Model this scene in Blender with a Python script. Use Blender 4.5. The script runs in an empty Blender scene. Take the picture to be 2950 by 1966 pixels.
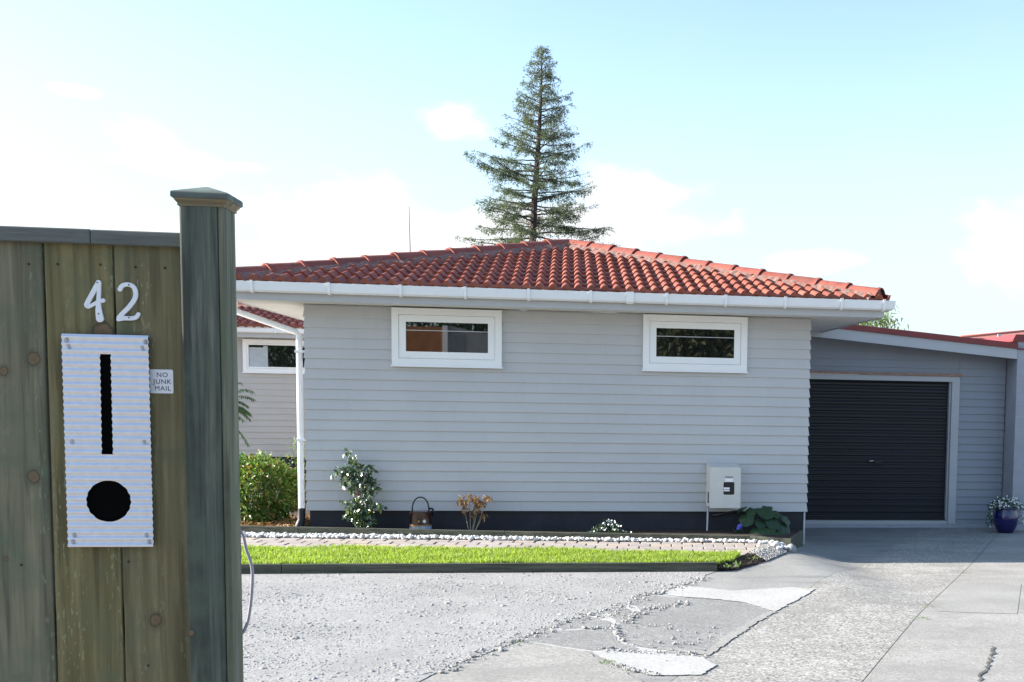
import bpy, bmesh, math, random
import numpy as np
from mathutils import Vector, Matrix

random.seed(7)
RNG = np.random.default_rng(7)
SC = bpy.context.scene
COL = SC.collection
R = math.radians

# ------------------------------------------------------------------ camera
cam_d = bpy.data.cameras.new('camera')
cam = bpy.data.objects.new('camera', cam_d)
COL.objects.link(cam)
right = Vector((0.98865661, -0.14916295, 0.01756493))
up = Vector((-0.00488824, 0.08493041, 0.99637489))
fwd = Vector((0.15011401, 0.98515849, -0.08323786))
cam.matrix_world = Matrix(((right.x, up.x, -fwd.x, 0), (right.y, up.y, -fwd.y, 0),
                           (right.z, up.z, -fwd.z, 1.75), (0, 0, 0, 1)))
cam_d.sensor_width = 36
cam_d.lens = 40.2712
cam_d.shift_x = -0.22407
cam_d.shift_y = 0.14949
cam_d.clip_start = 0.05
cam_d.clip_end = 2000
SC.camera = cam

# ------------------------------------------------------------------ sun, sky, exposure
SUN_EL, SUN_BETA = 23.5, 4.5            # low morning sun from the left, slightly behind the house front
sd = Vector((-math.cos(R(SUN_BETA)) * math.cos(R(SUN_EL)), math.sin(R(SUN_BETA)) * math.cos(R(SUN_EL)), math.sin(R(SUN_EL))))
sun_d = bpy.data.lights.new('sun', 'SUN')
sun_d.energy = 4.6
sun_d.angle = R(0.5)
sun_d.color = (1.0, 0.93, 0.83)
sun = bpy.data.objects.new('sun', sun_d)
COL.objects.link(sun)
sun.rotation_euler = (-sd).to_track_quat('-Z', 'Y').to_euler()

SC.view_settings.view_transform = 'Standard'
SC.view_settings.look = 'None'
SC.view_settings.exposure = 1.84
SC.view_settings.gamma = 1


class NT:
    """small helper for building node trees"""
    def __init__(self, tree):
        self.t = tree
        self.n = tree.nodes
        self.l = tree.links

    def new(self, typ, **kw):
        nd = self.n.new(typ)
        for k, v in kw.items():
            setattr(nd, k, v)
        return nd

    def put(self, sock, val):
        if hasattr(val, 'is_output'):
            self.l.new(val, sock)
        elif val is not None:
            try:
                sock.default_value = val
            except Exception:
                sock.default_value = (val[0], val[1], val[2], 1.0)

    def math(self, op, a, b=None, c=None, clamp=False):
        nd = self.new('ShaderNodeMath', operation=op, use_clamp=clamp)
        for i, v in enumerate((a, b, c)):
            if v is not None:
                self.put(nd.inputs[i], v)
        return nd.outputs[0]

    def vmath(self, op, a, b=None, scale=None):
        nd = self.new('ShaderNodeVectorMath', operation=op)
        self.put(nd.inputs[0], a)
        if b is not None:
            self.put(nd.inputs[1], b)
        if scale is not None:
            self.put(nd.inputs[3], scale)
        return nd.outputs['Value'] if op in ('LENGTH', 'DOT_PRODUCT', 'DISTANCE') else nd.outputs[0]

    def ramp(self, fac, lo, hi, a=0.0, b=1.0):
        nd = self.new('ShaderNodeMapRange', interpolation_type='SMOOTHSTEP')
        self.put(nd.inputs[0], fac)
        for i, v in enumerate((lo, hi, a, b)):
            nd.inputs[i + 1].default_value = v
        return nd.outputs[0]

    def noise(self, vec, scale, detail=3.0, rough=0.55, dist=0.0):
        nd = self.new('ShaderNodeTexNoise')
        self.put(nd.inputs['Vector'], vec)
        nd.inputs['Scale'].default_value = scale
        nd.inputs['Detail'].default_value = detail
        nd.inputs['Roughness'].default_value = rough
        nd.inputs['Distortion'].default_value = dist
        return nd.outputs[0]

    def voronoi(self, vec, scale, feature='F1', out=0):
        nd = self.new('ShaderNodeTexVoronoi', feature=feature)
        self.put(nd.inputs['Vector'], vec)
        nd.inputs['Scale'].default_value = scale
        return nd.outputs[out]

    def mix(self, fac, a, b, blend='MIX'):
        nd = self.new('ShaderNodeMix', data_type='RGBA', blend_type=blend)
        self.put(nd.inputs[0], fac)
        for s, v in ((nd.inputs[6], a), (nd.inputs[7], b)):
            if hasattr(v, 'is_output'):
                self.l.new(v, s)
            else:
                s.default_value = (v[0], v[1], v[2], 1)
        return nd.outputs[2]

    def scale_vec(self, vec, s):
        nd = self.new('ShaderNodeVectorMath', operation='MULTIPLY')
        self.put(nd.inputs[0], vec)
        nd.inputs[1].default_value = s
        return nd.outputs[0]


world = bpy.data.worlds.new('World')
SC.world = world
world.use_nodes = True
W = NT(world.node_tree)
W.n.clear()
sky = W.new('ShaderNodeTexSky', sky_type='NISHITA', sun_disc=False)
sky.sun_elevation = R(SUN_EL)
sky.sun_rotation = math.atan2(sd.x, sd.y)
sky.air_density = 1.0
sky.dust_density = 0.6
sky.ozone_density = 1.0
tc = W.new('ShaderNodeTexCoord')
dirv = tc.outputs['Generated']
sep = W.new('ShaderNodeSeparateXYZ')
W.l.new(dirv, sep.inputs[0])
wn = W.noise(W.scale_vec(dirv, (1, 1, 1.6)), 16.0, 6.0, 0.58)
wn2 = W.noise(W.scale_vec(dirv, (1, 1, 2.0)), 5.0, 4.0, 0.6)
blobs = [((-.310, .934, .184), .030, .014), ((-.295, .938, .172), .050, .012), ((-.25, .952, .172), .030, .007),
         ((-.093, .972, .219), .026, .016), ((-.17, .972, .158), .050, .020), ((.05, .985, .170), .060, .024),
         ((.02, .985, .145), .10, .022), ((.365, .925, .132), .050, .030), ((-.355, .910, .213), .014, .005),
         ((-.12, .98, .13), .16, .035), ((-.34, .93, .110), .12, .020), ((.21, .96, .118), .05, .010)]
mask = None
for c, wx, wz in blobs:
    dv = W.vmath('SUBTRACT', dirv, c)
    ln = W.vmath('LENGTH', W.scale_vec(dv, (1 / wx, .3 / wx, 1 / wz)))
    b = W.math('SUBTRACT', 1.35, ln)
    mask = b if mask is None else W.math('MAXIMUM', mask, b)
# general broken cloud over the rest of the sky, well away from the view, so the light is not a bare gradient
mask = W.math('ADD', mask, W.math('MULTIPLY', W.math('SUBTRACT', wn, 0.5), 2.7))
cl = W.ramp(mask, 0.15, 1.0)
cl2 = W.math('MULTIPLY', W.ramp(wn2, 0.50, 0.75), W.ramp(sep.outputs[2], 0.42, 0.22))
hz = W.math('POWER', W.ramp(sep.outputs[2], 0.34, 0.0), 1.1)
haze_c = W.mix(W.math('MULTIPLY', hz, 0.9), sky.outputs[0], (2.12, 2.66, 3.05))
c1 = W.mix(W.math('MULTIPLY', cl2, 0.12), haze_c, (2.5, 2.8, 3.05))
c2 = W.mix(W.math('MULTIPLY', cl, 0.92), c1, (3.3, 3.32, 3.36))
bg = W.new('ShaderNodeBackground')
W.l.new(c2, bg.inputs[0])
bg.inputs[1].default_value = 0.1
wo = W.new('ShaderNodeOutputWorld')
W.l.new(bg.outputs[0], wo.inputs[0])


# ------------------------------------------------------------------ materials
def new_mat(name):
    m = bpy.data.materials.new(name)
    m.use_nodes = True
    n = NT(m.node_tree)
    p = n.n['Principled BSDF']
    n.p = p
    geo = n.new('ShaderNodeNewGeometry')
    n.pos = geo.outputs['Position']
    n.rnd = geo.outputs['Random Per Island']
    return m, n


def bump(n, h, strength=0.3, dist=0.01):
    b = n.new('ShaderNodeBump')
    b.inputs['Strength'].default_value = strength
    b.inputs['Distance'].default_value = dist
    n.put(b.inputs['Height'], h)
    n.l.new(b.outputs[0], n.p.inputs['Normal'])


def paint(name, col, rough=0.5, var=0.06, scale=6.0, dirt=None, spec=0.4, bmp=0.0):
    m, n = new_mat(name)
    f = n.noise(n.pos, scale, 5, .6)
    f2 = n.noise(n.pos, scale * 14, 3, .6)
    c = n.mix(n.ramp(f, .3, .7), tuple(x * (1 - var) for x in col), tuple(min(1, x * (1 + var)) for x in col))
    c = n.mix(n.math('MULTIPLY', n.ramp(f2, .45, .75), var * 1.6), c, tuple(x * .75 for x in col))
    if dirt:
        st = n.noise(n.scale_vec(n.pos, (5, 5, .7)), 3.0, 5, .65)
        c = n.mix(n.math('MULTIPLY', n.ramp(st, .52, .8), dirt), c, tuple(x * .55 for x in col))
    n.put(n.p.inputs['Base Color'], c)
    n.p.inputs['Roughness'].default_value = rough
    n.p.inputs['Specular IOR Level'].default_value = spec
    if bmp:
        bump(n, f2, bmp, .003)
    return m


def island(name, cols, rough=0.6, spec=0.3, trans=0.0, noise=0.0, nscale=40.0, bmp=0.0, coat=0.0, blot=None):
    """material whose colour differs from piece to piece (stones, bricks, tiles, leaves)"""
    m, n = new_mat(name)
    cr = n.new('ShaderNodeValToRGB')
    cr.color_ramp.interpolation = 'LINEAR'
    els = cr.color_ramp.elements
    while len(els) < len(cols):
        els.new(0.5)
    for i, c in enumerate(cols):
        els[i].position = i / max(1, len(cols) - 1)
        els[i].color = (c[0], c[1], c[2], 1)
    n.put(cr.inputs[0], n.rnd)
    c = cr.outputs[0]
    if blot:
        g = n.noise(n.pos, 1.7, 6, .68)
        c = n.mix(n.math('MULTIPLY', n.ramp(g, .46, .72), .8), c, blot)
        g2 = n.noise(n.vmath('ADD', n.pos, (7, 3, 1)), 5.5, 5, .7)
        c = n.mix(n.math('MULTIPLY', n.ramp(g2, .60, .74), .55), c, tuple(min(1, x * 2.2 + .05) for x in blot))
    if noise:
        f = n.noise(n.pos, nscale, 4, .65)
        c = n.mix(n.math('MULTIPLY', n.ramp(f, .4, .75), noise), c, tuple(x * .45 for x in cols[0]))
        if bmp:
            bump(n, f, bmp, .006)
    n.put(n.p.inputs['Base Color'], c)
    n.p.inputs['Roughness'].default_value = rough
    n.p.inputs['Specular IOR Level'].default_value = spec
    if trans:
        tr = n.new('ShaderNodeBsdfTranslucent')
        tcol = n.mix(1.0, c, (1.3, 1.35, .6), 'MULTIPLY')
        n.put(tr.inputs[0], tcol)
        mx = n.new('ShaderNodeMixShader')
        mx.inputs[0].default_value = trans
        n.l.new(n.p.outputs[0], mx.inputs[1])
        n.l.new(tr.outputs[0], mx.inputs[2])
        n.l.new(mx.outputs[0], n.n['Material Output'].inputs[0])
    return m


def wood(name, base, dark, light, green=None, knots=(), seed=0.0, rough=.75, horiz=False, gscale=1.0, flecks=True):
    """treated timber: grain stretched along the board, green streaks, knots with rings"""
    m, n = new_mat(name)
    s = (1.2, 30, 30) if horiz else (30, 30, 1.2)
    v = n.vmath('ADD', n.pos, (seed, seed * .7, seed * 1.3))
    big = n.noise(n.scale_vec(v, tuple(x * .35 * gscale for x in s)), 1.0, 4, .6, .6)
    fine = n.noise(n.scale_vec(v, tuple(x * 2.6 * gscale for x in s)), 1.0, 5, .7, .3)
    blot = n.noise(v, 7.0, 4, .6)
    c = n.mix(n.ramp(big, .28, .72), dark, base)
    c = n.mix(n.math('MULTIPLY', n.ramp(fine, .45, .72), .55), c, light)
    c = n.mix(n.math('MULTIPLY', n.ramp(fine, .5, .25), .5), c, tuple(x * .6 for x in dark))
    mid = n.noise(n.scale_vec(v, tuple(x * 1.15 * gscale for x in s)), 1.0, 3, .6, .5)
    c = n.mix(n.math('MULTIPLY', n.ramp(mid, .52, .36), .75), c, tuple(x * .62 for x in dark))
    c = n.mix(n.math('MULTIPLY', n.ramp(mid, .54, .70), .5), c, light)
    if green:
        c = n.mix(n.math('MULTIPLY', n.ramp(blot, .42, .72), .75), c, green)
    if green and flecks:
        # pale green resin flecks in rows
        fl = n.math('MULTIPLY', n.ramp(n.noise(n.scale_vec(v, (160, 160, 45)), 1.0, 2, .5), .60, .68),
                    n.ramp(n.noise(n.scale_vec(v, (14, 14, .5)), 1.0, 2, .5), .50, .60))
        c = n.mix(n.math('MULTIPLY', fl, .6), c, tuple(min(1, x * 2.4) for x in green))
    wob = n.noise(n.pos, 55.0, 3, .6)
    for (kx, kz, kr) in knots:
        dv = n.vmath('SUBTRACT', n.pos, (kx, 3.1, kz))
        ln = n.vmath('LENGTH', n.scale_vec(dv, (1.05, 0, .88)))
        q = n.math('ADD', n.math('DIVIDE', ln, kr), n.math('MULTIPLY', n.math('SUBTRACT', wob, .5), 1.1))
        c = n.mix(n.math('MULTIPLY', n.ramp(q, 2.3, 1.0), .5), c, tuple(x * .75 for x in dark))
        ring = n.math('SINE', n.math('MULTIPLY', q, 8.0))
        kc = n.mix(n.math('MULTIPLY', n.ramp(ring, -1, 1), .5), (.185, .125, .07), (.125, .088, .05))
        kc = n.mix(n.ramp(fine, .4, .7), kc, (.15, .105, .06))
        c = n.mix(n.math('MULTIPLY', n.ramp(q, 1.25, 1.0), .7), c, (.05, .042, .03))
        c = n.mix(n.math('MULTIPLY', n.ramp(q, 1.0, .8), .9), c, kc)
    n.put(n.p.inputs['Base Color'], c)
    n.p.inputs['Roughness'].default_value = rough
    n.p.inputs['Specular IOR Level'].default_value = .25
    bump(n, n.math('ADD', fine, n.math('MULTIPLY', big, .5)), .35, .002)
    return m


def speckle(name, base, dark, light, scale, amt=.7, big=.2, rough=.85, bmp=.4, stain=None):
    """concrete / gravel: fine aggregate speckle plus large soft mottling"""
    m, n = new_mat(name)
    vo = n.new('ShaderNodeTexVoronoi')
    n.put(vo.inputs['Vector'], n.pos)
    vo.inputs['Scale'].default_value = scale
    sepc = n.new('ShaderNodeSeparateColor')
    n.l.new(vo.outputs['Color'], sepc.inputs[0])
    f = n.noise(n.pos, scale * .35, 4, .7)
    g = n.noise(n.pos, 1.3, 6, .62)
    c = n.mix(n.math('MULTIPLY', n.ramp(sepc.outputs[0], .55, .95), amt), base, light)
    c = n.mix(n.math('MULTIPLY', n.ramp(sepc.outputs[1], .62, 1.0), amt), c, dark)
    c = n.mix(n.math('MULTIPLY', n.ramp(f, .5, .8), amt * .4), c, dark)
    c = n.mix(n.math('MULTIPLY', n.ramp(g, .42, .72), big), c, tuple(x * .62 for x in base))
    c = n.mix(n.math('MULTIPLY', n.ramp(g, .5, .28), big * .7), c, light)
    if stain:
        sn = n.noise(n.scale_vec(n.pos, (.9, 2.4, 1)), 1.2, 6, .68)
        c = n.mix(n.math('MULTIPLY', n.ramp(sn, .5, .68), .8), c, stain)
    n.put(n.p.inputs['Base Color'], c)
    n.p.inputs['Roughness'].default_value = rough
    n.p.inputs['Specular IOR Level'].default_value = .25
    bump(n, n.math('ADD', sepc.outputs[2], f), bmp, .004)
    return m


MT = {}
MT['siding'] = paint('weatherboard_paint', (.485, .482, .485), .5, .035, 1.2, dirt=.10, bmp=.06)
MT['siding_bounce'] = paint('rear_bounce_paint', (.46, .435, .41), .5, .035, 1.2, dirt=.10, bmp=.06)  # warm bounced light put into the rear wing's board colour
MT['siding_shaded'] = paint('garage_shade_paint', (.26, .275, .31), .5, .04, 1.2, dirt=.12, bmp=.06)  # darker, bluer copy of the house boards; shade of the recess in the colour
MT['trim'] = paint('grey_trim_paint', (.43, .435, .445), .45, .03, 2, dirt=.06)
MT['soffit'] = paint('soffit_paint', (.66, .65, .62), .6, .03, 2)
MT['white'] = paint('white_paint', (.84, .84, .84), .35, .02, 3)
MT['gutter'] = paint('gutter_vinyl', (.78, .79, .80), .3, .02, 3, dirt=.10)
MT['found'] = paint('charcoal_paint', (.028, .028, .036), .7, .25, 3, dirt=.3)
MT['black'] = paint('black_plastic', (.012, .012, .014), .45, .1, 8)
MT['cavity_shade'] = paint('cavity_shade_paint', (.004, .004, .004), 1.0, .1, 8, spec=0.0)  # near-black paint standing in for the shade inside the letterbox openings
MT['iron'] = paint('dark_iron', (.02, .022, .028), .4, .2, 20)
MT['door'] = paint('charcoal_steel', (.011, .012, .017), .42, .12, 2, spec=.35)
MT['rail'] = paint('reddish_timber', (.32, .19, .145), .7, .15, 9)
MT['redmetal'] = paint('red_roof_metal', (.20, .035, .035), .45, .1, 3)
MT['box'] = paint('meter_box_paint', (.60, .59, .55), .45, .03, 8)
MT['block'] = paint('block_paint', (.34, .35, .385), .7, .05, 5, dirt=.08, bmp=.2)
MT['mortar'] = paint('ridge_mortar', (.21, .12, .098), .9, .35, 22, bmp=.6)
MT['soil'] = paint('dark_soil', (.035, .024, .018), .95, .5, 16, bmp=.8)
MT['mulch'] = paint('bark_mulch', (.13, .065, .035), .95, .5, 26, bmp=.9)
MT['tile'] = island('terracotta_tile', [(.21, .055, .032), (.265, .074, .043), (.30, .092, .055), (.23, .062, .037), (.285, .098, .064)], .62, .3, noise=.55, nscale=9, bmp=.25, blot=(.15, .05, .036))
MT['cap'] = island('terracotta_cap', [(.21, .058, .041), (.27, .08, .059), (.24, .068, .048)], .65, .3, noise=.45, nscale=10, bmp=.25, blot=(.15, .06, .048))
MT['farcap'] = island('neighbour_tile', [(.36, .12, .085), (.42, .15, .11)], .6, .3, noise=.3)
MT['deck'] = paint('roof_underlay', (.10, .035, .025), .9, .2, 6)
MT['pebble'] = island('white_pebble', [(.42, .415, .40), (.56, .555, .54), (.66, .655, .64), (.48, .47, .45)], .6, .3)
MT['stone'] = island('grey_stone', [(.23, .227, .22), (.285, .282, .275), (.33, .326, .317), (.26, .257, .25)], .85, .2)
MT['brick'] = island('clay_paver', [(.31, .275, .26), (.34, .305, .285), (.37, .335, .31), (.32, .29, .28), (.39, .33, .27), (.30, .27, .265)], .85, .2, noise=.35, nscale=26, bmp=.35)
MT['sand'] = paint('joint_sand', (.16, .145, .13), .95, .3, 30)
MT['grass'] = island('lawn_grass', [(.135, .225, .03), (.22, .33, .055), (.30, .39, .085), (.38, .43, .14)], .5, .35, trans=.5)
MT['turf'] = paint('lawn_turf', (.06, .11, .015), .95, .4, 30)
MT['leaf_bush'] = island('bush_leaf', [(.04, .10, .02), (.07, .16, .025), (.12, .22, .035), (.18, .24, .045), (.22, .13, .045)], .32, .6, trans=.30)
MT['leaf_rose'] = island('rose_leaf', [(.018, .045, .022), (.028, .065, .03), (.04, .085, .03), (.10, .14, .02)], .25, .8, trans=.12)
MT['leaf_dead'] = island('dead_leaf', [(.12, .045, .03), (.24, .13, .06), (.38, .26, .13), (.17, .07, .05), (.45, .33, .18)], .8, .2, trans=.2)
MT['leaf_big'] = island('broad_leaf', [(.016, .045, .016), (.022, .058, .02), (.034, .078, .024)], .45, .5, trans=.15, noise=.3, nscale=18)
MT['leaf_pale'] = island('pale_leaf', [(.14, .22, .07), (.2, .28, .1), (.11, .19, .06)], .5, .4, trans=.35)
MT['leaf_dark'] = island('garden_leaf', [(.03, .07, .03), (.045, .095, .035), (.06, .11, .05)], .5, .4, trans=.2)
MT['leaf_olive'] = island('olive_leaf', [(.05, .055, .025), (.075, .075, .03), (.035, .045, .022)], .6, .3, trans=.1)
MT['needle'] = island('conifer_needle', [(.062, .088, .08), (.092, .12, .092), (.13, .15, .09), (.078, .104, .10)], .6, .3, trans=.35)  # blue-grey lift puts distance haze into the needle colours
MT['bark'] = paint('bark', (.06, .048, .042), .9, .3, 12, bmp=.7)
MT['stem'] = paint('pale_stem', (.34, .27, .2), .8, .2, 30)
MT['green_stem'] = paint('green_stem', (.07, .10, .03), .6, .2, 30)
MT['petal'] = paint('white_petal', (.80, .80, .78), .6, .03, 30)
MT['petal_blue'] = paint('blue_petal', (.13, .13, .55), .6, .1, 30)
MT['petal_orange'] = paint('orange_petal', (.55, .26, .04), .6, .1, 30)
MT['pot'] = paint('cobalt_glaze', (.009, .008, .075), .15, .25, 6, spec=.7)
MT['can'] = paint('brown_enamel', (.04, .014, .011), .28, .35, 14, spec=.6)
MT['can_band'] = paint('orange_band', (.42, .20, .04), .35, .2, 30)
MT['can_blue'] = island('blue_floral_band', [(.40, .43, .50), (.18, .24, .42), (.55, .52, .45), (.30, .20, .12)], .4, .5)
MT['tag'] = paint('red_tag', (.38, .045, .06), .45, .1, 20)
MT['hose'] = paint('lavender_grey_cable', (.29, .275, .32), .4, .05, 20)
MT['conduit'] = paint('grey_conduit', (.50, .51, .53), .45, .05, 10)
MT['screw'] = paint('zinc_screw', (.42, .43, .45), .4, .1, 60)
MT['nail'] = paint('rusty_nail', (.045, .022, .018), .8, .2, 60)
MT['digit'] = paint('white_numeral', (.74, .76, .80), .4, .03, 30)
MT['sticker'] = paint('white_sticker', (.78, .79, .82), .4, .02, 30)
MT['ink'] = paint('black_ink', (.02, .02, .022), .5, .05, 30)
MT['mesh_shade'] = paint('grey_wall', (.28, .28, .28), .8, .1, 4)
MT['brownwall'] = paint('brown_cladding', (.36, .14, .05), .8, .2, 4, dirt=.2)
MT['aerial'] = paint('grey_mast', (.22, .22, .23), .4, .05, 4)
MT['curtain'] = paint('white_curtain', (.42, .46, .50), .8, .06, 8)
MT['conc_edge'] = wood('edging_timber', (.085, .085, .062), (.05, .052, .042), (.14, .135, .10), (.07, .085, .06), horiz=True, seed=4.0, flecks=False)
MT['concrete'] = speckle('smooth_concrete', (.25, .248, .238), (.16, .16, .155), (.36, .36, .345), 95, .5, .4, stain=(.17, .172, .172))
MT['aggregate'] = speckle('exposed_aggregate', (.265, .258, .24), (.095, .092, .085), (.47, .46, .43), 66, .85, .40, bmp=.6, stain=(.20, .195, .185))
MT['aggregate_fine'] = speckle('worn_aggregate', (.27, .263, .245), (.15, .146, .136), (.40, .39, .37), 78, .6, .45, bmp=.35, stain=(.215, .21, .198))
MT['asphalt'] = speckle('grey_asphalt', (.205, .203, .197), (.12, .12, .117), (.36, .36, .345), 85, .6, .3)
MT['dust'] = speckle('pale_lime_dust', (.355, .353, .342), (.26, .26, .25), (.46, .46, .445), 70, .6, .25, bmp=.25)
MT['concrete_pale'] = speckle('pale_concrete', (.265, .26, .245), (.18, .178, .17), (.36, .355, .335), 90, .5, .35)
MT['gravel'] = speckle('pale_gravel', (.285, .282, .275), (.18, .18, .18), (.38, .375, .365), 90, .85, .4, bmp=.8)
MT['ground'] = speckle('bare_ground', (.24, .22, .19), (.12, .11, .09), (.36, .34, .30), 40, .7, .4)
MT['seam'] = paint('joint_filler', (.09, .088, .08), .95, .3, 20)


def glass_mat(name, tint):
    m, n = new_mat(name)
    n.p.inputs['Base Color'].default_value = (*tint, 1)
    n.p.inputs['Roughness'].default_value = .015
    n.p.inputs['IOR'].default_value = 1.75
    n.p.inputs['Specular IOR Level'].default_value = .8
    n.p.inputs['Coat Weight'].default_value = 1.0
    n.p.inputs['Coat IOR'].default_value = 1.6
    n.p.inputs['Coat Roughness'].default_value = .01
    return m


MT['glass'] = glass_mat('window_glass', (.008, .010, .010))


def galv():
    m, n = new_mat('galvanised_sheet')
    f = n.noise(n.pos, 60, 4, .6)
    c = n.mix(n.ramp(f, .3, .7), (.70, .70, .72), (.76, .76, .78))
    n.put(n.p.inputs['Base Color'], c)
    n.p.inputs['Metallic'].default_value = .78
    n.p.inputs['Roughness'].default_value = .30
    return m


MT['galv'] = galv()

# fence timber: each board has its own tone and its own knots
FENCE = [
    wood('fence_board_grey', (0.177, 0.161, 0.103), (0.111, 0.109, 0.073), (0.249, 0.223, 0.145), (0.103, 0.131, 0.088),
         knots=[(-1.315, 1.8175, .0135), (-1.323, 1.523, .014), (-1.385, 1.786, .010), (-1.3955, 1.3155, .005)], seed=1.3),
    wood('fence_board_olive', (0.197, 0.161, 0.076), (0.124, 0.105, 0.048), (0.262, 0.221, 0.113), (0.111, 0.124, 0.067),
         knots=[(-1.151, 1.886, .024)], seed=5.1),
    wood('fence_board_brown', (0.197, 0.167, 0.088), (0.128, 0.109, 0.058), (0.262, 0.226, 0.124), (0.121, 0.131, 0.076),
         knots=[(-1.0466, 1.1563, .014)], seed=9.7),
    wood('fence_rail_timber', (0.145, 0.149, 0.138), (0.094, 0.099, 0.094), (0.214, 0.214, 0.193), (0.110, 0.131, 0.119), horiz=True, seed=2.2, flecks=False),
    wood('fence_post_timber', (.115, .132, .104), (.058, .068, .056), (.205, .215, .165), (.085, .112, .084), seed=7.7, flecks=False, knots=[(-.938, 1.135, .007)]),
    wood('post_edge_timber', (.165, .165, .11), (.09, .095, .065), (.27, .26, .19), (.11, .13, .085), seed=3.9, flecks=False),
    wood('post_cap_timber', (0.138, 0.159, 0.138), (0.083, 0.103, 0.097), (0.221, 0.221, 0.166), (0.138, 0.207, 0.166), horiz=True, seed=3.2, flecks=False),
    wood('post_cap_mould', (0.276, 0.221, 0.131), (0.179, 0.145, 0.090), (0.345, 0.276, 0.166), horiz=True, seed=6.2),
]

# ------------------------------------------------------------------ geometry helpers
ORG = {}


def tag(o, label=None, cat=None, group=None, kind=None):
    for k, v in (('label', label), ('category', cat), ('group', group), ('kind', kind)):
        if v:
            o[k] = v
    return o


def thing(name, loc, label, cat, group=None):
    o = bpy.data.objects.new(name, None)
    COL.objects.link(o)
    o.location = loc
    o.empty_display_size = .1
    ORG[o.name] = Vector(loc)
    return tag(o, label, cat, group)


class MB:
    def __init__(self):
        self.v, self.f, self.k = [], [], 0

    def add(self, vs, fs):
        vs = [tuple(map(float, p)) for p in vs]
        self.v += vs
        self.f += [tuple(i + self.k for i in q) for q in fs]
        self.k += len(vs)
        return self

    def addnp(self, V, F):
        """V (n,k,3) repeated shapes, F faces of one shape"""
        n, k = V.shape[:2]
        base = self.k + np.arange(n)[:, None] * k
        for q in F:
            self.f += list(map(tuple, (base + np.array(q)[None, :]).tolist()))
        self.v += list(map(tuple, V.reshape(-1, 3).tolist()))
        self.k += n * k
        return self

    def box(self, x0, x1, y0, y1, z0, z1):
        vs = [(x0, y0, z0), (x1, y0, z0), (x1, y1, z0), (x0, y1, z0), (x0, y0, z1), (x1, y0, z1), (x1, y1, z1), (x0, y1, z1)]
        return self.add(vs, [(0, 3, 2, 1), (4, 5, 6, 7), (0, 1, 5, 4), (1, 2, 6, 5), (2, 3, 7, 6), (3, 0, 4, 7)])

    def quad(self, a, b, c, d):
        return self.add([a, b, c, d], [(0, 1, 2, 3)])

    def tube(self, pts, rad, seg=8, caps=True):
        pts = [Vector(p) for p in pts]
        n = len(pts)
        rads = [rad] * n if not hasattr(rad, '__len__') else rad
        vs, prev = [], None
        for i, p in enumerate(pts):
            t = (pts[min(i + 1, n - 1)] - pts[max(i - 1, 0)]).normalized()
            a = prev if prev is not None else (Vector((0, 0, 1)) if abs(t.z) < .9 else Vector((1, 0, 0)))
            u = (a - t * a.dot(t))
            u = u.normalized() if u.length > 1e-6 else t.orthogonal().normalized()
            prev = u
            w = t.cross(u)
            for s in range(seg):
                an = 2 * math.pi * s / seg
                vs.append(p + (u * math.cos(an) + w * math.sin(an)) * rads[i])
        fs = []
        for i in range(n - 1):
            for s in range(seg):
                s2 = (s + 1) % seg
                fs.append((i * seg + s, i * seg + s2, (i + 1) * seg + s2, (i + 1) * seg + s))
        if caps:
            fs.append(tuple(range(seg - 1, -1, -1)))
            fs.append(tuple((n - 1) * seg + s for s in range(seg)))
        return self.add(vs, fs)

    def lathe(self, prof, c, seg=28, sx=1.0, sy=1.0):
        vs, fs = [], []
        for (r, z) in prof:
            for s in range(seg):
                a = 2 * math.pi * s / seg
                vs.append((c[0] + r * sx * math.cos(a), c[1] + r * sy * math.sin(a), c[2] + z))
        for i in range(len(prof) - 1):
            for s in range(seg):
                s2 = (s + 1) % seg
                fs.append((i * seg + s, i * seg + s2, (i + 1) * seg + s2, (i + 1) * seg + s))
        return self.add(vs, fs)

    def build(self, name, mat, parent=None, smooth=False, bevel=0.0, origin=None, bisect=(), kind=None, label=None, auto=None):
        o0 = ORG[parent.name] if parent is not None else Vector(origin or (0, 0, 0))
        me = bpy.data.meshes.new(name)
        V = [(x - o0.x, y - o0.y, z - o0.z) for x, y, z in self.v]
        me.from_pydata(V, [], self.f)
        if bisect or bevel:
            bm = bmesh.new()
            bm.from_mesh(me)
            for co, no in bisect:
                g = bm.verts[:] + bm.edges[:] + bm.faces[:]
                bmesh.ops.bisect_plane(bm, geom=g, dist=1e-5, plane_co=Vector(co) - o0, plane_no=no, clear_outer=True)
            if bevel:
                bmesh.ops.remove_doubles(bm, verts=bm.verts, dist=1e-5)
                bmesh.ops.bevel(bm, geom=[e for e in bm.edges if e.calc_face_angle(0) > .5], offset=bevel, segments=2, affect='EDGES', profile=.5)
            bm.to_mesh(me)
            bm.free()
        me.validate()
        if smooth:
            me.polygons.foreach_set('use_smooth', [True] * len(me.polygons))
            if auto:
                try:
                    me.set_sharp_from_angle(angle=auto)
                except Exception:
                    pass
        me.materials.append(mat)
        o = bpy.data.objects.new(name, me)
        COL.objects.link(o)
        if parent is not None:
            o.parent = parent
        else:
            o.location = o0
        ORG[o.name] = o0
        if kind:
            o['kind'] = kind
        if label:
            o['label'] = label
        return o


def S(a, b, x):
    t = np.clip((np.asarray(x, float) - a) / (b - a), 0, 1)
    return t * t * (3 - 2 * t)


def G(X, Y):
    """ground height: flat yard, the drive dipping towards the garage"""
    return -.195 * S(2.4, 3.4, X) * S(8, 14.5, Y) - .065 * S(2.9, 3.3, X) * S(14, 17.5, Y)


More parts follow.
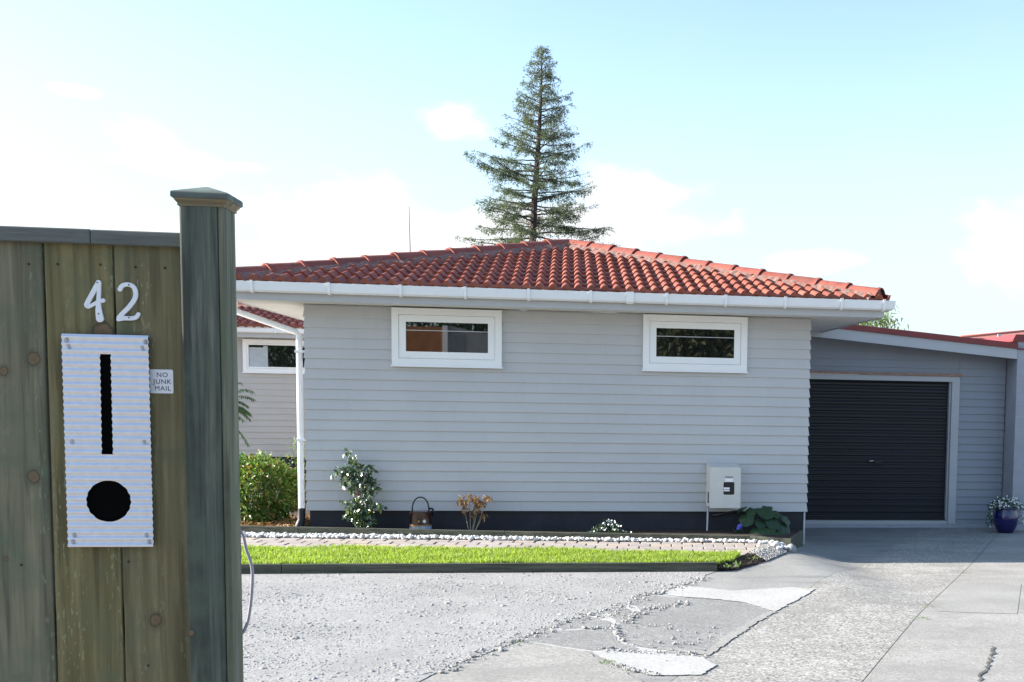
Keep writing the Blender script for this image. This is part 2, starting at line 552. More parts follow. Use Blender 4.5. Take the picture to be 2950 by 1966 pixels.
def leaves(mb, P, L, Wd, Dr=None, N=None, fold=.25, rng=RNG, droop=.3):
    """folded leaf-sized faces at points P"""
    P = np.asarray(P, float)
    n = len(P)
    if Dr is None:
        Dr = rng.normal(size=(n, 3))
    Dr = Dr / np.linalg.norm(Dr, axis=1, keepdims=True)
    if N is None:
        N = rng.normal(size=(n, 3)) + np.array([0, 0, 1.0])
    Sd = np.cross(Dr, N)
    Sd /= np.linalg.norm(Sd, axis=1, keepdims=True) + 1e-9
    Nn = np.cross(Sd, Dr)
    Ls = (L * rng.uniform(.65, 1.25, n))[:, None]
    Ws = (Wd * rng.uniform(.7, 1.2, n))[:, None]
    V = np.empty((n, 6, 3))
    V[:, 0] = P
    V[:, 1] = P + Dr * Ls * .45 + Sd * Ws * .5 + Nn * Ws * fold
    V[:, 2] = P + Dr * Ls * .5
    V[:, 3] = P + Dr * Ls * .45 - Sd * Ws * .5 + Nn * Ws * fold
    tip = P + Dr * Ls
    tip[:, 2] -= (droop * Ls[:, 0] * .4)
    V[:, 4] = tip
    V[:, 5] = P + Dr * Ls * .78 + Sd * Ws * .28
    mb.addnp(V[:, :5], [(0, 2, 1), (0, 3, 2), (1, 2, 4), (2, 3, 4)])


def ico(level):
    bm = bmesh.new()
    bmesh.ops.create_icosphere(bm, subdivisions=level, radius=1)
    v = np.array([p.co[:] for p in bm.verts])
    f = [tuple(q.index for q in p.verts) for p in bm.faces]
    bm.free()
    return v, f


ICO1, ICO1F = ico(1)
ICO2, ICO2F = ico(2)


def stones(mb, P, size, flat=.6, jag=.25, lvl=1, rng=RNG):
    base, fs = (ICO1, ICO1F) if lvl == 1 else (ICO2, ICO2F)
    n = len(P)
    V = np.repeat(base[None], n, 0) * (1 + rng.uniform(-jag, jag, (n, len(base), 1)))
    V *= np.stack([rng.uniform(.7, 1.3, n), rng.uniform(.7, 1.3, n), flat * rng.uniform(.7, 1.3, n)], 1)[:, None, :]
    a = rng.uniform(0, 6.283, n)
    c, s = np.cos(a)[:, None], np.sin(a)[:, None]
    x, y = V[:, :, 0] * c - V[:, :, 1] * s, V[:, :, 0] * s + V[:, :, 1] * c
    V = np.stack([x, y, V[:, :, 2]], 2) * np.asarray(size)[:, None, None] + np.asarray(P)[:, None, :]
    mb.addnp(V, fs)


def poly_area_points(poly, n, rng=RNG):
    poly = np.array(poly)
    lo, hi = poly.min(0), poly.max(0)
    out = []
    while len(out) < n:
        q = rng.uniform(lo, hi, (n * 2, 2))
        ins = np.zeros(len(q), bool)
        j = len(poly) - 1
        for i in range(len(poly)):
            xi, yi = poly[i]
            xj, yj = poly[j]
            cnd = ((yi > q[:, 1]) != (yj > q[:, 1])) & (q[:, 0] < (xj - xi) * (q[:, 1] - yi) / (yj - yi + 1e-12) + xi)
            ins ^= cnd
            j = i
        out += q[ins].tolist()
    return np.array(out[:n])


def rough_poly(poly, step=.06, amp=.02, seed=1, closed=True):
    """outline with small irregular wobble"""
    rg = np.random.default_rng(seed)
    out = []
    for i in range(len(poly) - (0 if closed else 1)):
        a, b = np.array(poly[i]), np.array(poly[(i + 1) % len(poly)])
        k = max(1, int(np.linalg.norm(b - a) / step))
        for t in range(k):
            q = a + (b - a) * t / k
            out.append(tuple(q + rg.normal(0, amp, 2) * (1 if t else .4)))
    return out


def flat_poly(name, poly, z, mat, parent=None, kind=None, origin=None, label=None, follow=False):
    bm = bmesh.new()
    o0 = ORG[parent.name] if parent is not None else Vector(origin or (0, 0, 0))
    vs = [bm.verts.new((x - o0.x, y - o0.y, (G(x, y) if follow else 0) + z - o0.z)) for x, y in poly]
    bm.faces.new(vs)
    bmesh.ops.triangulate(bm, faces=bm.faces[:])
    for f in bm.faces:
        if f.normal.z < 0:
            f.normal_flip()
    me = bpy.data.meshes.new(name)
    bm.to_mesh(me)
    bm.free()
    me.materials.append(mat)
    o = bpy.data.objects.new(name, me)
    COL.objects.link(o)
    if parent is not None:
        o.parent = parent
    else:
        o.location = o0
    ORG[o.name] = o0
    if kind:
        o['kind'] = kind
    if label:
        o['label'] = label
    return o


def grid_sheet(xs, ys, zf):
    xs, ys = np.asarray(xs), np.asarray(ys)
    X, Y = np.meshgrid(xs, ys)
    Z = zf(X, Y)
    V = np.stack([X, Y, Z], 2).reshape(-1, 3)
    nx = len(xs)
    F = []
    for j in range(len(ys) - 1):
        for i in range(nx - 1):
            F.append((j * nx + i, j * nx + i + 1, (j + 1) * nx + i + 1, (j + 1) * nx + i))
    return MB().add(V, F)


# ------------------------------------------------------------------ ground
xs = np.concatenate([[-400, -120, -40, -15], np.arange(-8, 2, 1.0), np.arange(2, 4, .1), np.arange(4, 8, .5), [8, 10, 15, 40, 120, 400]])
ys = np.concatenate([[-300, -100, -30, -10], np.arange(-4, 7, 1.0), np.arange(7, 18, .1), [18, 20, 24, 30, 45, 80, 150, 400]])
grid_sheet(xs, ys, lambda X, Y: G(X, Y) - .03).build('ground', MT['ground'], kind='structure', smooth=True)

# gravel yard on the left
GE = [(1.48, 11.40), (1.30, 10.95), (1.08, 10.55), (.78, 10.08), (.68, 10.04), (.52, 9.61), (.31, 9.29), (.16, 9.12), (-.08, 8.68), (-.26, 8.34), (-.46, 7.92), (-.65, 7.59), (-.82, 7.25), (-1.1, 6.6), (-1.6, 5.4), (-2.4, 3.6), (-2.4, 3.3)]
gp = rough_poly(GE, .07, .012, 3, closed=False)
gp = [p for p in gp if p[1] > 3.35] + [(-9, 3.35), (-9, 11.40)]
flat_poly('gravel_yard', gp, .004, MT['gravel'], kind='structure')

# driveway: smooth concrete strip, coarse aggregate slab, worn slab
dxs, dys = np.arange(-3, 9.01, .1), np.arange(-4, 17.65, .1)
drive = tag(thing('driveway', (2, 9, 0), None, None), kind='structure')
drive['kind'] = 'structure'


def left_of(a, b, gap=0.0):
    a, b = Vector((*a, 0)), Vector((*b, 0))
    t = (b - a).normalized()
    nrm = Vector((-t.y, t.x, 0))
    return a - nrm * gap, nrm


J1a, J1b = (.92, 7.55), (3.40, 12.85)      # joint between smooth concrete and aggregate (nearly straight)
J2a, J2b = (2.0, 7.2), (4.82, 13.09)
gs = grid_sheet(dxs, dys, lambda X, Y: G(X, Y))


def drive_part(name, mat, bis):
    m = MB()
    m.v, m.f, m.k = list(gs.v), list(gs.f), gs.k
    return m.build(name, mat, drive, smooth=True, bisect=bis)


co1, n1 = left_of(J1a, J1b, 0)
co2, n2 = left_of(J2a, J2b, 0)
drive_part('concrete_slab', MT['concrete'], [(co1 + n1 * .002, -n1)])
drive_part('aggregate_slab', MT['aggregate'], [(co1 - n1 * .002, n1), (co2 + n2 * .003, -n2)])
drive_part('worn_slab', MT['aggregate_fine'], [(co2 - n2 * .003, n2)])
# patches on the drive, each lying on the slab
PB = [(.78, 10.08), (1.07, 10.5), (1.5, 10.21), (2.06, 10.37), (2.28, 10.27), (1.96, 9.66), (1.69, 9.17), (1.49, 9.63), (1.23, 9.81), (.96, 9.94)]
PC = [(.68, 10.02), (.54, 9.60), (.62, 9.23), (.40, 8.75), (.37, 8.35), (.42, 8.06), (.56, 7.88), (.96, 7.66), (1.16, 8.1), (1.66, 9.14), (1.47, 9.61), (1.22, 9.78), (.96, 9.90)]
PD = [(.33, 9.24), (.45, 9.47), (.585, 9.17), (.53, 8.86), (.39, 8.81)]
PE = [(-.06, 8.68), (.16, 9.08), (.335, 8.84), (.32, 8.62), (-.03, 8.59)]
PF = [(-.30, 8.19), (-.14, 8.53), (.32, 8.53), (.37, 8.07), (.5, 7.86), (.17, 7.83), (-.08, 8.02)]
PG = [(-.80, 7.25), (-.35, 8.10), (-.08, 7.98), (.15, 7.78), (.2, 7.6), (.32, 7.33), (.39, 7.11), (.46, 6.93), (.3, 6.3), (-1.0, 6.3)]
PH = [(.17, 7.80), (.31, 7.85), (.53, 7.77), (.90, 7.57), (.97, 7.33), (.84, 7.07), (.54, 7.08), (.36, 7.29), (.24, 7.58)]
PU = [(.80, 10.10), (.67, 10.05), (.50, 9.63), (.30, 9.31), (.13, 9.12), (-.10, 8.70), (-.34, 8.20), (-.10, 7.98), (.17, 7.78), (.5, 7.80), (.90, 7.72), (1.06, 8.06), (1.50, 9.13), (1.40, 9.56), (1.15, 9.78)]
for nm, pl, mt, z, sd_ in (('dust_patch', PU, 'dust', .002, 9), ('asphalt_patch', PC, 'asphalt', .0042, 1), ('asphalt_patch', PD, 'asphalt', .0045, 2), ('asphalt_patch', PE, 'asphalt', .0045, 3),
                           ('asphalt_patch', PF, 'asphalt', .0042, 4), ('speckled_patch', PG, 'aggregate_fine', .0050, 5),
                           ('dust_patch', PB, 'dust', .0062, 6), ('dust_patch', PH, 'dust', .0066, 7)):
    flat_poly(nm, rough_poly(pl, .035, .0065, sd_), z, MT[mt], drive)
PJ = [(.56, 7.90), (.80, 7.72), (.96, 7.62), (1.16, 8.06), (1.42, 8.62), (1.66, 9.10), (1.72, 9.16), (1.70, 9.22), (1.60, 9.12), (1.36, 8.66), (1.10, 8.14), (.95, 7.74), (.80, 7.82)]
flat_poly('dust_patch', rough_poly(PJ, .03, .009, 12), .0058, MT['concrete_pale'], drive)
PR = [(3.80, 10.95), (3.1, 9.20), (3.74, 9.05), (4.60, 11.05)]
gs2 = MB()
gs2.v, gs2.f, gs2.k = [(x, y, z + .0025) for x, y, z in gs.v], list(gs.f), gs.k
pl_ = [left_of(PR[i], PR[(i + 1) % 4]) for i in range(4)]
gs2.build('smooth_patch', MT['concrete_pale'], drive, smooth=True, bisect=[(c, -n_) for c, n_ in pl_])


def crack(pts, w, seed):
    rg = np.random.default_rng(seed)
    pts = [np.array(p) for p in pts]
    L, Rr = [], []
    for i in range(len(pts) - 1):
        k = 9
        for t in range(k):
            q = pts[i] + (pts[i + 1] - pts[i]) * t / k + rg.normal(0, .008, 2)
            d = pts[i + 1] - pts[i]
            d = np.array([-d[1], d[0]]) / np.linalg.norm(d)
            ww = w * rg.uniform(.3, 1.4)
            L.append(q + d * ww)
            Rr.append(q - d * ww)
    m = MB()
    n = len(L)
    V = [(p[0], p[1], float(G(*p)) + .006) for p in L] + [(p[0], p[1], float(G(*p)) + .006) for p in Rr]
    m.add(V, [(i, i + n, i + n + 1, i + 1) for i in range(n - 1)])
    return m


crack([(3.03, 7.75), (2.87, 7.39), (2.75, 7.14), (2.55, 6.75)], .010, 4).build('crack', MT['seam'], drive)
crack([(.15, 7.83), (.22, 7.62), (.34, 7.32), (.42, 7.05)], .012, 5)
crack([(.36, 8.74), (.36, 8.35), (.39, 8.08)], .012, 6).build('crack', MT['dust'], drive)

# loose gravel stones
mb = MB()
GREG = [(-2.9, 11.33), (1.42, 11.33), (1.06, 10.5), (.66, 10.0), (.3, 9.25), (-.1, 8.65), (-.48, 7.9), (-.84, 7.2), (-1.15, 6.5), (-2.6, 6.5), (-3.0, 8.5)]
P = poly_area_points(GREG, 24000)
dn = np.sin(P[:, 0] * 3.1 + 1.3 * np.sin(P[:, 1] * 2.3)) * np.sin(P[:, 1] * 3.7 + np.sin(P[:, 0] * 2.9) * 1.7)
keep = RNG.uniform(size=len(P)) < np.clip(.55 + .5 * dn, .18, 1)
P = P[keep]
sz = np.clip(RNG.lognormal(math.log(.0050), .50, len(P)), .0025, .026)
stones(mb, np.c_[P, np.full(len(P), .004) + sz * .02], sz, .46, .28)
ed = []
for i in range(1, 12):
    a, b = np.array(GE[i]), np.array(GE[i + 1])
    for _ in range(60):
        ed.append(a + (b - a) * RNG.uniform() + RNG.normal(0, .05, 2))
for (a, b, k, s_) in (((.36, 8.74), (.39, 8.08), 60, .015), ((.62, 9.23), (.40, 8.75), 80, .03), ((.62, 9.3), (1.0, 9.6), 120, .05), ((.45, 8.65), (.9, 8.5), 60, .12), ((.1, 8.57), (.33, 8.58), 50, .02), ((.7, 7.9), (1.0, 8.3), 60, .2), ((.2, 7.85), (.9, 7.62), 90, .03), ((.3, 7.4), (.55, 7.06), 60, .03), ((.2, 9.0), (.62, 9.2), 60, .06)):
    for _ in range(k):
        ed.append(np.array(a) + (np.array(b) - np.array(a)) * RNG.uniform() + RNG.normal(0, s_, 2))
ed = np.array(ed)
sz = np.clip(RNG.lognormal(math.log(.007), .4, len(ed)), .003, .02)
stones(mb, np.c_[ed, np.full(len(ed), .010) + sz * .2], sz, .6, .28)
mb.build('loose_gravel', MT['stone'], kind='stuff', origin=(-.5, 9, 0))

mb = MB()
rgw = np.random.default_rng(17)
for (x, y, k, sp) in ((3.43, 12.88, 16, .03), (2.84, 8.86, 26, .04), (3.12, 9.45, 12, .03), (.27, 7.45, 26, .035), (2.2, 10.25, 10, .03), (-.35, 8.12, 14, .04), (4.35, 12.05, 10, .03)):
    p = np.c_[rgw.normal(x, sp, k), rgw.normal(y, sp, k), np.zeros(k)]
    p[:, 2] = G(p[:, 0], p[:, 1]) + .004
    leaves(mb, p, .026, .008, np.c_[rgw.normal(0, 1, (k, 2)), rgw.uniform(.2, .8, k)], None, .2, rgw)
mb.build('joint_weeds', MT['leaf_pale'], kind='stuff', origin=(3, 9, 0))

# ------------------------------------------------------------------ garden strips in front of the house
# timber kerb
kerb = thing('timber_kerb', (-1.5, 11.4, 0), 'low dark timber board kerb holding the lawn strip above the gravel', 'kerb')
for x0, x1 in ((-5.6, -2.70), (-2.695, 1.5)):
    MB().box(x0, x1, 11.37, 11.42, -.05, .095).build('kerb_board', MT['conc_edge'], kerb, bevel=.006)
# lawn
LAWN = [(-5.4, 12.86), (-3.3, 12.73), (-.67, 12.58), (.06, 12.42), (1.88, 12.16), (1.72, 11.72), (1.52, 11.5), (1.48, 11.425), (-5.4, 11.425)]
flat_poly('lawn', LAWN, .058, MT['turf'], kind='structure')
mb = MB()
P = poly_area_points([(-5.38, 12.84), (-3.3, 12.73), (-.67, 12.58), (.06, 12.42), (1.86, 12.16), (1.70, 11.72), (1.5, 11.5), (1.46, 11.43), (-5.38, 11.43)], 58000)
n = len(P)
hgt = .034 + .034 * RNG.uniform(size=n) + .016 * np.sin(P[:, 0] * 5 + 2 * np.sin(P[:, 1] * 4)) * np.sin(P[:, 1] * 6 + P[:, 0] * 2)
hgt *= np.where(P[:, 1] < 11.52, 1.05, 1)
a = RNG.uniform(0, 6.283, n)
wv = np.stack([np.cos(a), np.sin(a), np.zeros(n)], 1) * .0055
ln_ = RNG.normal(0, .022, (n, 2))
B = np.c_[P, np.full(n, .058)]
V = np.empty((n, 5, 3))
V[:, 0], V[:, 1] = B - wv, B + wv
mid = B + np.c_[ln_ * .35, hgt * .6]
V[:, 2], V[:, 3] = mid + wv * .7, mid - wv * .7
V[:, 4] = B + np.c_[ln_, hgt]
mb.addnp(V, [(0, 1, 2, 3), (3, 2, 4)])
mb.build('grass', MT['grass'], kind='stuff', origin=(-1, 12, 0))
# brick path
ang = math.atan2(-.092, 1)
ex, ey = np.array([math.cos(ang), math.sin(ang)]), np.array([math.sin(ang), -math.cos(ang)])
o_ = np.array([-5.44, 13.955])
mb = MB()
bw, bd, gap = .243, .212, .015
for r in range(7):
    for k in range(34):
        u0, v0 = k * bw - (r % 2) * bw * .5, r * bd
        dz = random.uniform(-.003, .003)
        q = []
        for zz, ins in ((.03, 0), (.050 + dz, 0), (.056 + dz, .006)):
            for (uu, vv) in ((u0 + gap / 2 + ins, v0 + gap / 2 + ins), (u0 + bw - gap / 2 - ins, v0 + gap / 2 + ins), (u0 + bw - gap / 2 - ins, v0 + bd - gap / 2 - ins), (u0 + gap / 2 + ins, v0 + bd - gap / 2 - ins)):
                p = o_ + ex * uu + ey * vv
                q.append((p[0], p[1], zz))
        fs = [(8, 11, 10, 9)]
        for lv in (0, 4):
            for s in range(4):
                s2 = (s + 1) % 4
                fs.append((lv + s, lv + 4 + s, lv + 4 + s2, lv + s2))
        mb.add(q, fs)
cB, nB = left_of((1.985, 12.42), (2.34, 13.30))
mb.build('path', MT['brick'], kind='structure', bisect=[(cB, -nB)])
flat_poly('path_bed', [tuple(o_ - ey * .02), tuple(o_ + ex * 7.70 - ey * .02), tuple(o_ + ex * 7.28 + ey * 1.3), tuple(o_ + ey * 1.45)], .042, MT['sand'], kind='structure')
# pebble strip
EDG = [(-5.44, 14.23, .171), (-3.11, 13.93, .162), (-.728, 13.63, .147), (.058, 13.52, .144), (2.136, 13.30, .131), (2.60, 13.11, .116)]
strip = [(-5.44, 13.965), (-3.61, 13.79), (-.734, 13.485), (.063, 13.41), (2.23, 13.20), (2.35, 13.19), (2.136, 13.29), (.058, 13.51), (-.728, 13.62), (-3.11, 13.92), (-5.44, 14.22)]
flat_poly('pebble_bed', strip, .060, MT['dust'], kind='structure')
P = poly_area_points([q for q in strip if q[0] > -5] + [(-4.6, 14.08)], 1900)
mb = MB()
sz = np.clip(RNG.lognormal(math.log(.016), .35, len(P)), .006, .030)
stones(mb, np.c_[P, .064 + RNG.uniform(0, .022, len(P))], sz, .75, .08, 2)
mb.build('white_pebbles', MT['pebble'], kind='stuff', smooth=True, origin=(-1, 14, 0))
# heap of grey chips and pebbles at the path end
HP = [(1.98, 12.38), (2.34, 13.27), (2.48, 12.75), (2.12, 12.05)]


def hz_chip(x, y):
    t = ((x - 2.12) * -.889 + (y - 12.05) * .457) / .20
    return .006 + .048 * np.clip(t, 0, 1)


P = poly_area_points(HP, 1900)
mb = MB()
sz = RNG.uniform(.005, .012, len(P))
stones(mb, np.c_[P, hz_chip(P[:, 0], P[:, 1]) + .012 * RNG.uniform(size=len(P))], sz, .7, .25)
mb.build('grey_chips', MT['stone'], kind='stuff', origin=(2.3, 12.7, 0))
MB().add([(x, y, float(hz_chip(x, y))) for x, y in HP], [(0, 3, 2, 1)]).build('chip_bed', MT['gravel'], kind='structure')
mb = MB()
P = np.array([[2.38, 13.13], [2.42, 13.05], [2.35, 13.07], [2.46, 12.99], [2.39, 12.97], [2.45, 12.90], [2.32, 13.17], [2.48, 13.07], [2.42, 12.82], [2.36, 12.90], [2.28, 13.11], [2.5, 12.95]])
P = np.concatenate([P, P + RNG.normal(0, .03, P.shape)])
stones(mb, np.c_[P, hz_chip(P[:, 0], P[:, 1]) + .02], RNG.uniform(.02, .034, len(P)), .8, .1, 2)
mb.build('pebble_pile', MT['pebble'], kind='stuff', smooth=True, origin=(2.4, 13.0, 0))
mb = MB()
stones(mb, np.array([[2.57, 12.95, .015]]), np.array([.072]), .75, .07, 2)
tag(mb.build('rock', MT['stone'], smooth=True, origin=(2.57, 12.95, -.03)), 'smooth grey rock beside the right end of the timber edging', 'rock')
# soil spilling off the lawn's end
SO = [(1.50, 11.44), (1.66, 11.72), (1.84, 12.02), (1.98, 12.32), (2.08, 12.26), (2.10, 12.08), (1.90, 11.75), (1.68, 11.45), (1.56, 11.40)]
mb = MB()
P = poly_area_points(SO, 700)
hh = .05 * np.clip(1 - ((P[:, 0] - 1.45) - (P[:, 1] - 11.40) * .62) / .25, .1, 1)
stones(mb, np.c_[P, .005 + hh * RNG.uniform(.3, 1, len(P))], RNG.uniform(.012, .03, len(P)), .7, .3)
mb.build('soil_spill', MT['soil'], kind='stuff', origin=(1.8, 12.1, 0))
mb = MB()
P = np.array([[1.72, 11.55, .03], [1.62, 11.43, .03], [1.98, 12.0, .03]])
P = np.concatenate([P + RNG.normal(0, .03, P.shape) * [1, 1, .2] for _ in range(9)])
leaves(mb, P, .06, .02, np.c_[RNG.normal(0, .6, (len(P), 2)), np.ones(len(P))])
mb.build('weed', MT['leaf_pale'], origin=(1.75, 11.8, 0), kind='stuff')
# garden bed edging
edging = thing('timber_edging', (-1, 14, 0), 'low weathered sleeper edging along the bed at the house foot', 'edging')


def edge_seg(a, b, t=.045, ga=0.0):
    a, b = np.array(a), np.array(b)
    d = (b - a)[:2]
    d = d / np.linalg.norm(d)
    nr = np.array([-d[1], d[0]]) * t
    a2, b2 = a.copy(), b.copy()
    a2[:2] += d * ga
    b2[:2] -= d * ga
    vs = []
    for z in (0, 1):
        for p, o in ((a2, 0), (b2, 0), (b2, 1), (a2, 1)):
            vs.append((p[0] + nr[0] * o, p[1] + nr[1] * o, p[2] if z else -.12))
    return MB().add(vs, [(0, 3, 2, 1), (4, 5, 6, 7), (0, 1, 5, 4), (1, 2, 6, 5), (2, 3, 7, 6), (3, 0, 4, 7)])


for i in range(len(EDG) - 1):
    edge_seg(EDG[i], EDG[i + 1], ga=.001).build('sleeper', MT['conc_edge'], edging, bevel=.006)
edge_seg((2.60, 13.11, .116), (2.97, 14.22, .09), ga=.002).build('sleeper', MT['conc_edge'], edging, bevel=.006)
# bed soil
BED = [(-5.44, 14.26), (-3.1, 13.97), (-.728, 13.67), (.058, 13.56), (2.136, 13.34), (2.56, 13.20), (2.90, 14.2), (2.90, 14.6), (-3.0, 14.6), (-3.0, 24.0), (-6.2, 24.0), (-6.2, 16.5), (-5.44, 14.3)]
flat_poly('garden_bed', BED, .085, MT['soil'], kind='structure')
flat_poly('mulch', [(-5.2, 14.28), (-3.2, 14.02), (-3.13, 15.8), (-5.2, 15.8)], .094, MT['mulch'], kind='structure')
mb = MB()
P = poly_area_points([(-5.0, 14.30), (-3.2, 14.06), (-3.14, 15.6), (-5.0, 15.6)], 1700)
leaves(mb, np.c_[P, .096 + RNG.uniform(0, .05, len(P))], .06, .022, RNG.normal(size=(len(P), 3)) * [1, 1, .4])
mb.build('bark_chips', MT['leaf_dead'], kind='stuff', origin=(-4, 15, 0))

# ------------------------------------------------------------------ weatherboard siding
EXP = .1213


def offset_path(path, o):
    """offset an axis aligned polyline to its right hand side"""
    out = []
    n = len(path)
    nr = []
    for i in range(n - 1):
        d = Vector((path[i + 1][0] - path[i][0], path[i + 1][1] - path[i][1])).normalized()
        nr.append(Vector((d.y, -d.x)))
    for i in range(n):
        if i == 0:
            q = nr[0] * o
        elif i == n - 1:
            q = nr[-1] * o
        else:
            q = (nr[i - 1] + nr[i]) * o
        out.append((path[i][0] + q.x, path[i][1] + q.y))
    return out


def siding(path, z0, z1, exp=EXP, o_low=.020, o_top=.006):
    mb = MB()
    z = z0
    while z < z1 - .005:
        zt = min(z + exp, z1)
        lo, hi = offset_path(path, o_low), offset_path(path, o_top)
        n = len(path)
        V = [(x, y, z) for x, y in hi] + [(x, y, z) for x, y in lo] + [(x, y, z + .004) for x, y in offset_path(path, o_low + .0012)] + [(x, y, zt) for x, y in hi]
        F = []
        for r in range(3):
            for i in range(n - 1):
                F.append((r * n + i, r * n + i + 1, (r + 1) * n + i + 1, (r + 1) * n + i))
        mb.add(V, F)
        z += exp
    return mb


house = thing('house', (0, 18, 0), 'grey weatherboard bungalow with hipped red tile roof, white gutters and two small front windows', 'house')
XL, XR, YF = -3.085, 3.018, 14.325
# path runs so that the outside is on its right hand side
siding([(XL, 24.0), (XL, YF), (XR, YF), (XR, 26.0)], .318, 2.772).build('wall', MT['siding'], house)
MB().box(XL + .02, XR - .025, YF + .02, 27, -.35, .322).build('foundation', MT['found'], house)
MB().box(-12, XL - .03, 24.04, 27, -.35, .44).build('foundation', MT['found'], house)
siding([(-12, 24.02), (XL + .01, 24.02)], .425, 2.772, .1213).build('wall', MT['siding_bounce'], house, label='rear wing weatherboard wall beyond the downpipe')
# fascia, soffit
FX, FY, FZ0, FZ1 = 3.83, 13.78, 2.767, 2.965
fp = [(-FX, 23.55), (-FX, FY), (FX, FY), (FX, 26.0)]


def ribbon(path, oz):
    """sweep (offset, z) profile along an axis aligned path, mitred"""
    mb = MB()
    n = len(path)
    rows = [[(x, y, z) for x, y in offset_path(path, o)] for o, z in oz]
    V = [p for r in rows for p in r]
    F = []
    for r in range(len(rows) - 1):
        for i in range(n - 1):
            F.append((r * n + i, r * n + i + 1, (r + 1) * n + i + 1, (r + 1) * n + i))
    mb.add(V, F)
    return mb


ribbon(fp, [(-.022, FZ1), (-.022, FZ0), (0, FZ0), (0, FZ1)]).build('fascia', MT['trim'], house)
sf = MB()
sf.quad((-FX + .022, FY + .022, 2.778), (-FX + .022, 23.5, 2.778), (XL + .05, 23.5, 2.778), (XL + .05, FY + .022, 2.778))
sf.quad((XL + .05, FY + .022, 2.778), (XL + .05, YF + .05, 2.778), (XR - .05, YF + .05, 2.778), (XR - .05, FY + .022, 2.778))
sf.quad((XR - .05, FY + .022, 2.778), (XR - .05, 26, 2.778), (FX - .022, 26, 2.778), (FX - .022, FY + .022, 2.778))
sf.build('soffit', MT['soffit'], house)
# moulding where wall meets soffit
# gutter
gut_prof = [(.002, 2.962), (.002, 2.868), (.012, 2.852), (.070, 2.850), (.098, 2.868), (.108, 2.905), (.112, 2.952), (.116, 2.966), (.108, 2.968), (.102, 2.950), (.098, 2.90), (.088, 2.872), (.066, 2.860), (.018, 2.862), (.010, 2.875), (.008, 2.962)]
gut = ribbon(fp, gut_prof).build('gutter', MT['gutter'], house, smooth=True, auto=.6)


def bracket(x, w=.016):
    prof = [(.0, 2.842), (.075, 2.838), (.110, 2.860), (.122, 2.905), (.126, 2.955), (.127, 2.976), (.060, 2.980)]
    mb = MB()
    V = [(x - w, FY - o, z) for o, z in prof] + [(x + w, FY - o, z) for o, z in prof]
    n = len(prof)
    mb.add(V, [(i, i + 1, n + i + 1, n + i) for i in range(n - 1)])
    for s in (0, 1):
        xx = x + (w if s else -w)
        mb.add([(xx, FY - o, z) for o, z in prof] + [(xx, FY - o + .006, z + .004) for o, z in prof], [(i, i + 1, n + i + 1, n + i) for i in range(n - 1)])
    return mb


for x in (-3.517, -2.686, -1.899, -1.178, -.46, .258, 1.149, 1.854, 2.577, 3.27, 3.80):
    bracket(x, .016).build('gutter_bracket', MT['white'], gut)
bracket(.715, .045).build('joint_sleeve', MT['white'], gut)
# rear wing fascia + gutter
fpw = [(-12, 23.55), (-FX - .13, 23.55)]
ribbon(fpw, [(-.022, FZ1), (-.022, FZ0), (0, FZ0), (0, FZ1)]).build('fascia', MT['trim'], house)
gw = ribbon(fpw, gut_prof).build('gutter', MT['gutter'], house, smooth=True, auto=.6)
MB().box(-5.612, -5.585, 23.425, 23.45, 2.846, 2.972).build('gutter_bracket', MT['white'], gw)
MB().quad((-12, 23.57, 2.778), (-12, 24.1, 2.778), (XL, 24.1, 2.778), (XL, 23.57, 2.778)).build('soffit', MT['soffit'], house)
# downpipe on the left corner
dp = MB().tube([(-3.885, 14.36, 2.87), (-3.885, 14.36, 2.70), (-3.86, 14.36, 2.665), (-3.20, 14.36, 2.445), (-3.165, 14.36, 2.40), (-3.165, 14.36, .26)], .036, 12)
dpo = dp.build('downpipe', MT['white'], house, smooth=True, auto=.7)
MB().tube([(-3.165, 14.36, .34), (-3.165, 14.35, .20), (-3.19, 14.33, .10), (-3.23, 14.31, .06)], [.045, .048, .06, .06], 12).build('drain_boot', MT['black'], dpo, smooth=True, auto=.7)
for z in (2.2, 1.15):
    MB().box(-3.21, -3.11, 14.315, 14.40, z, z + .03).build('pipe_strap', MT['white'], dpo)
# corner strip at the right foot
MB().box(XR - .022, XR - .002, YF + .0, YF + .018, -.1, .318).build('corner_strip', MT['conduit'], house)


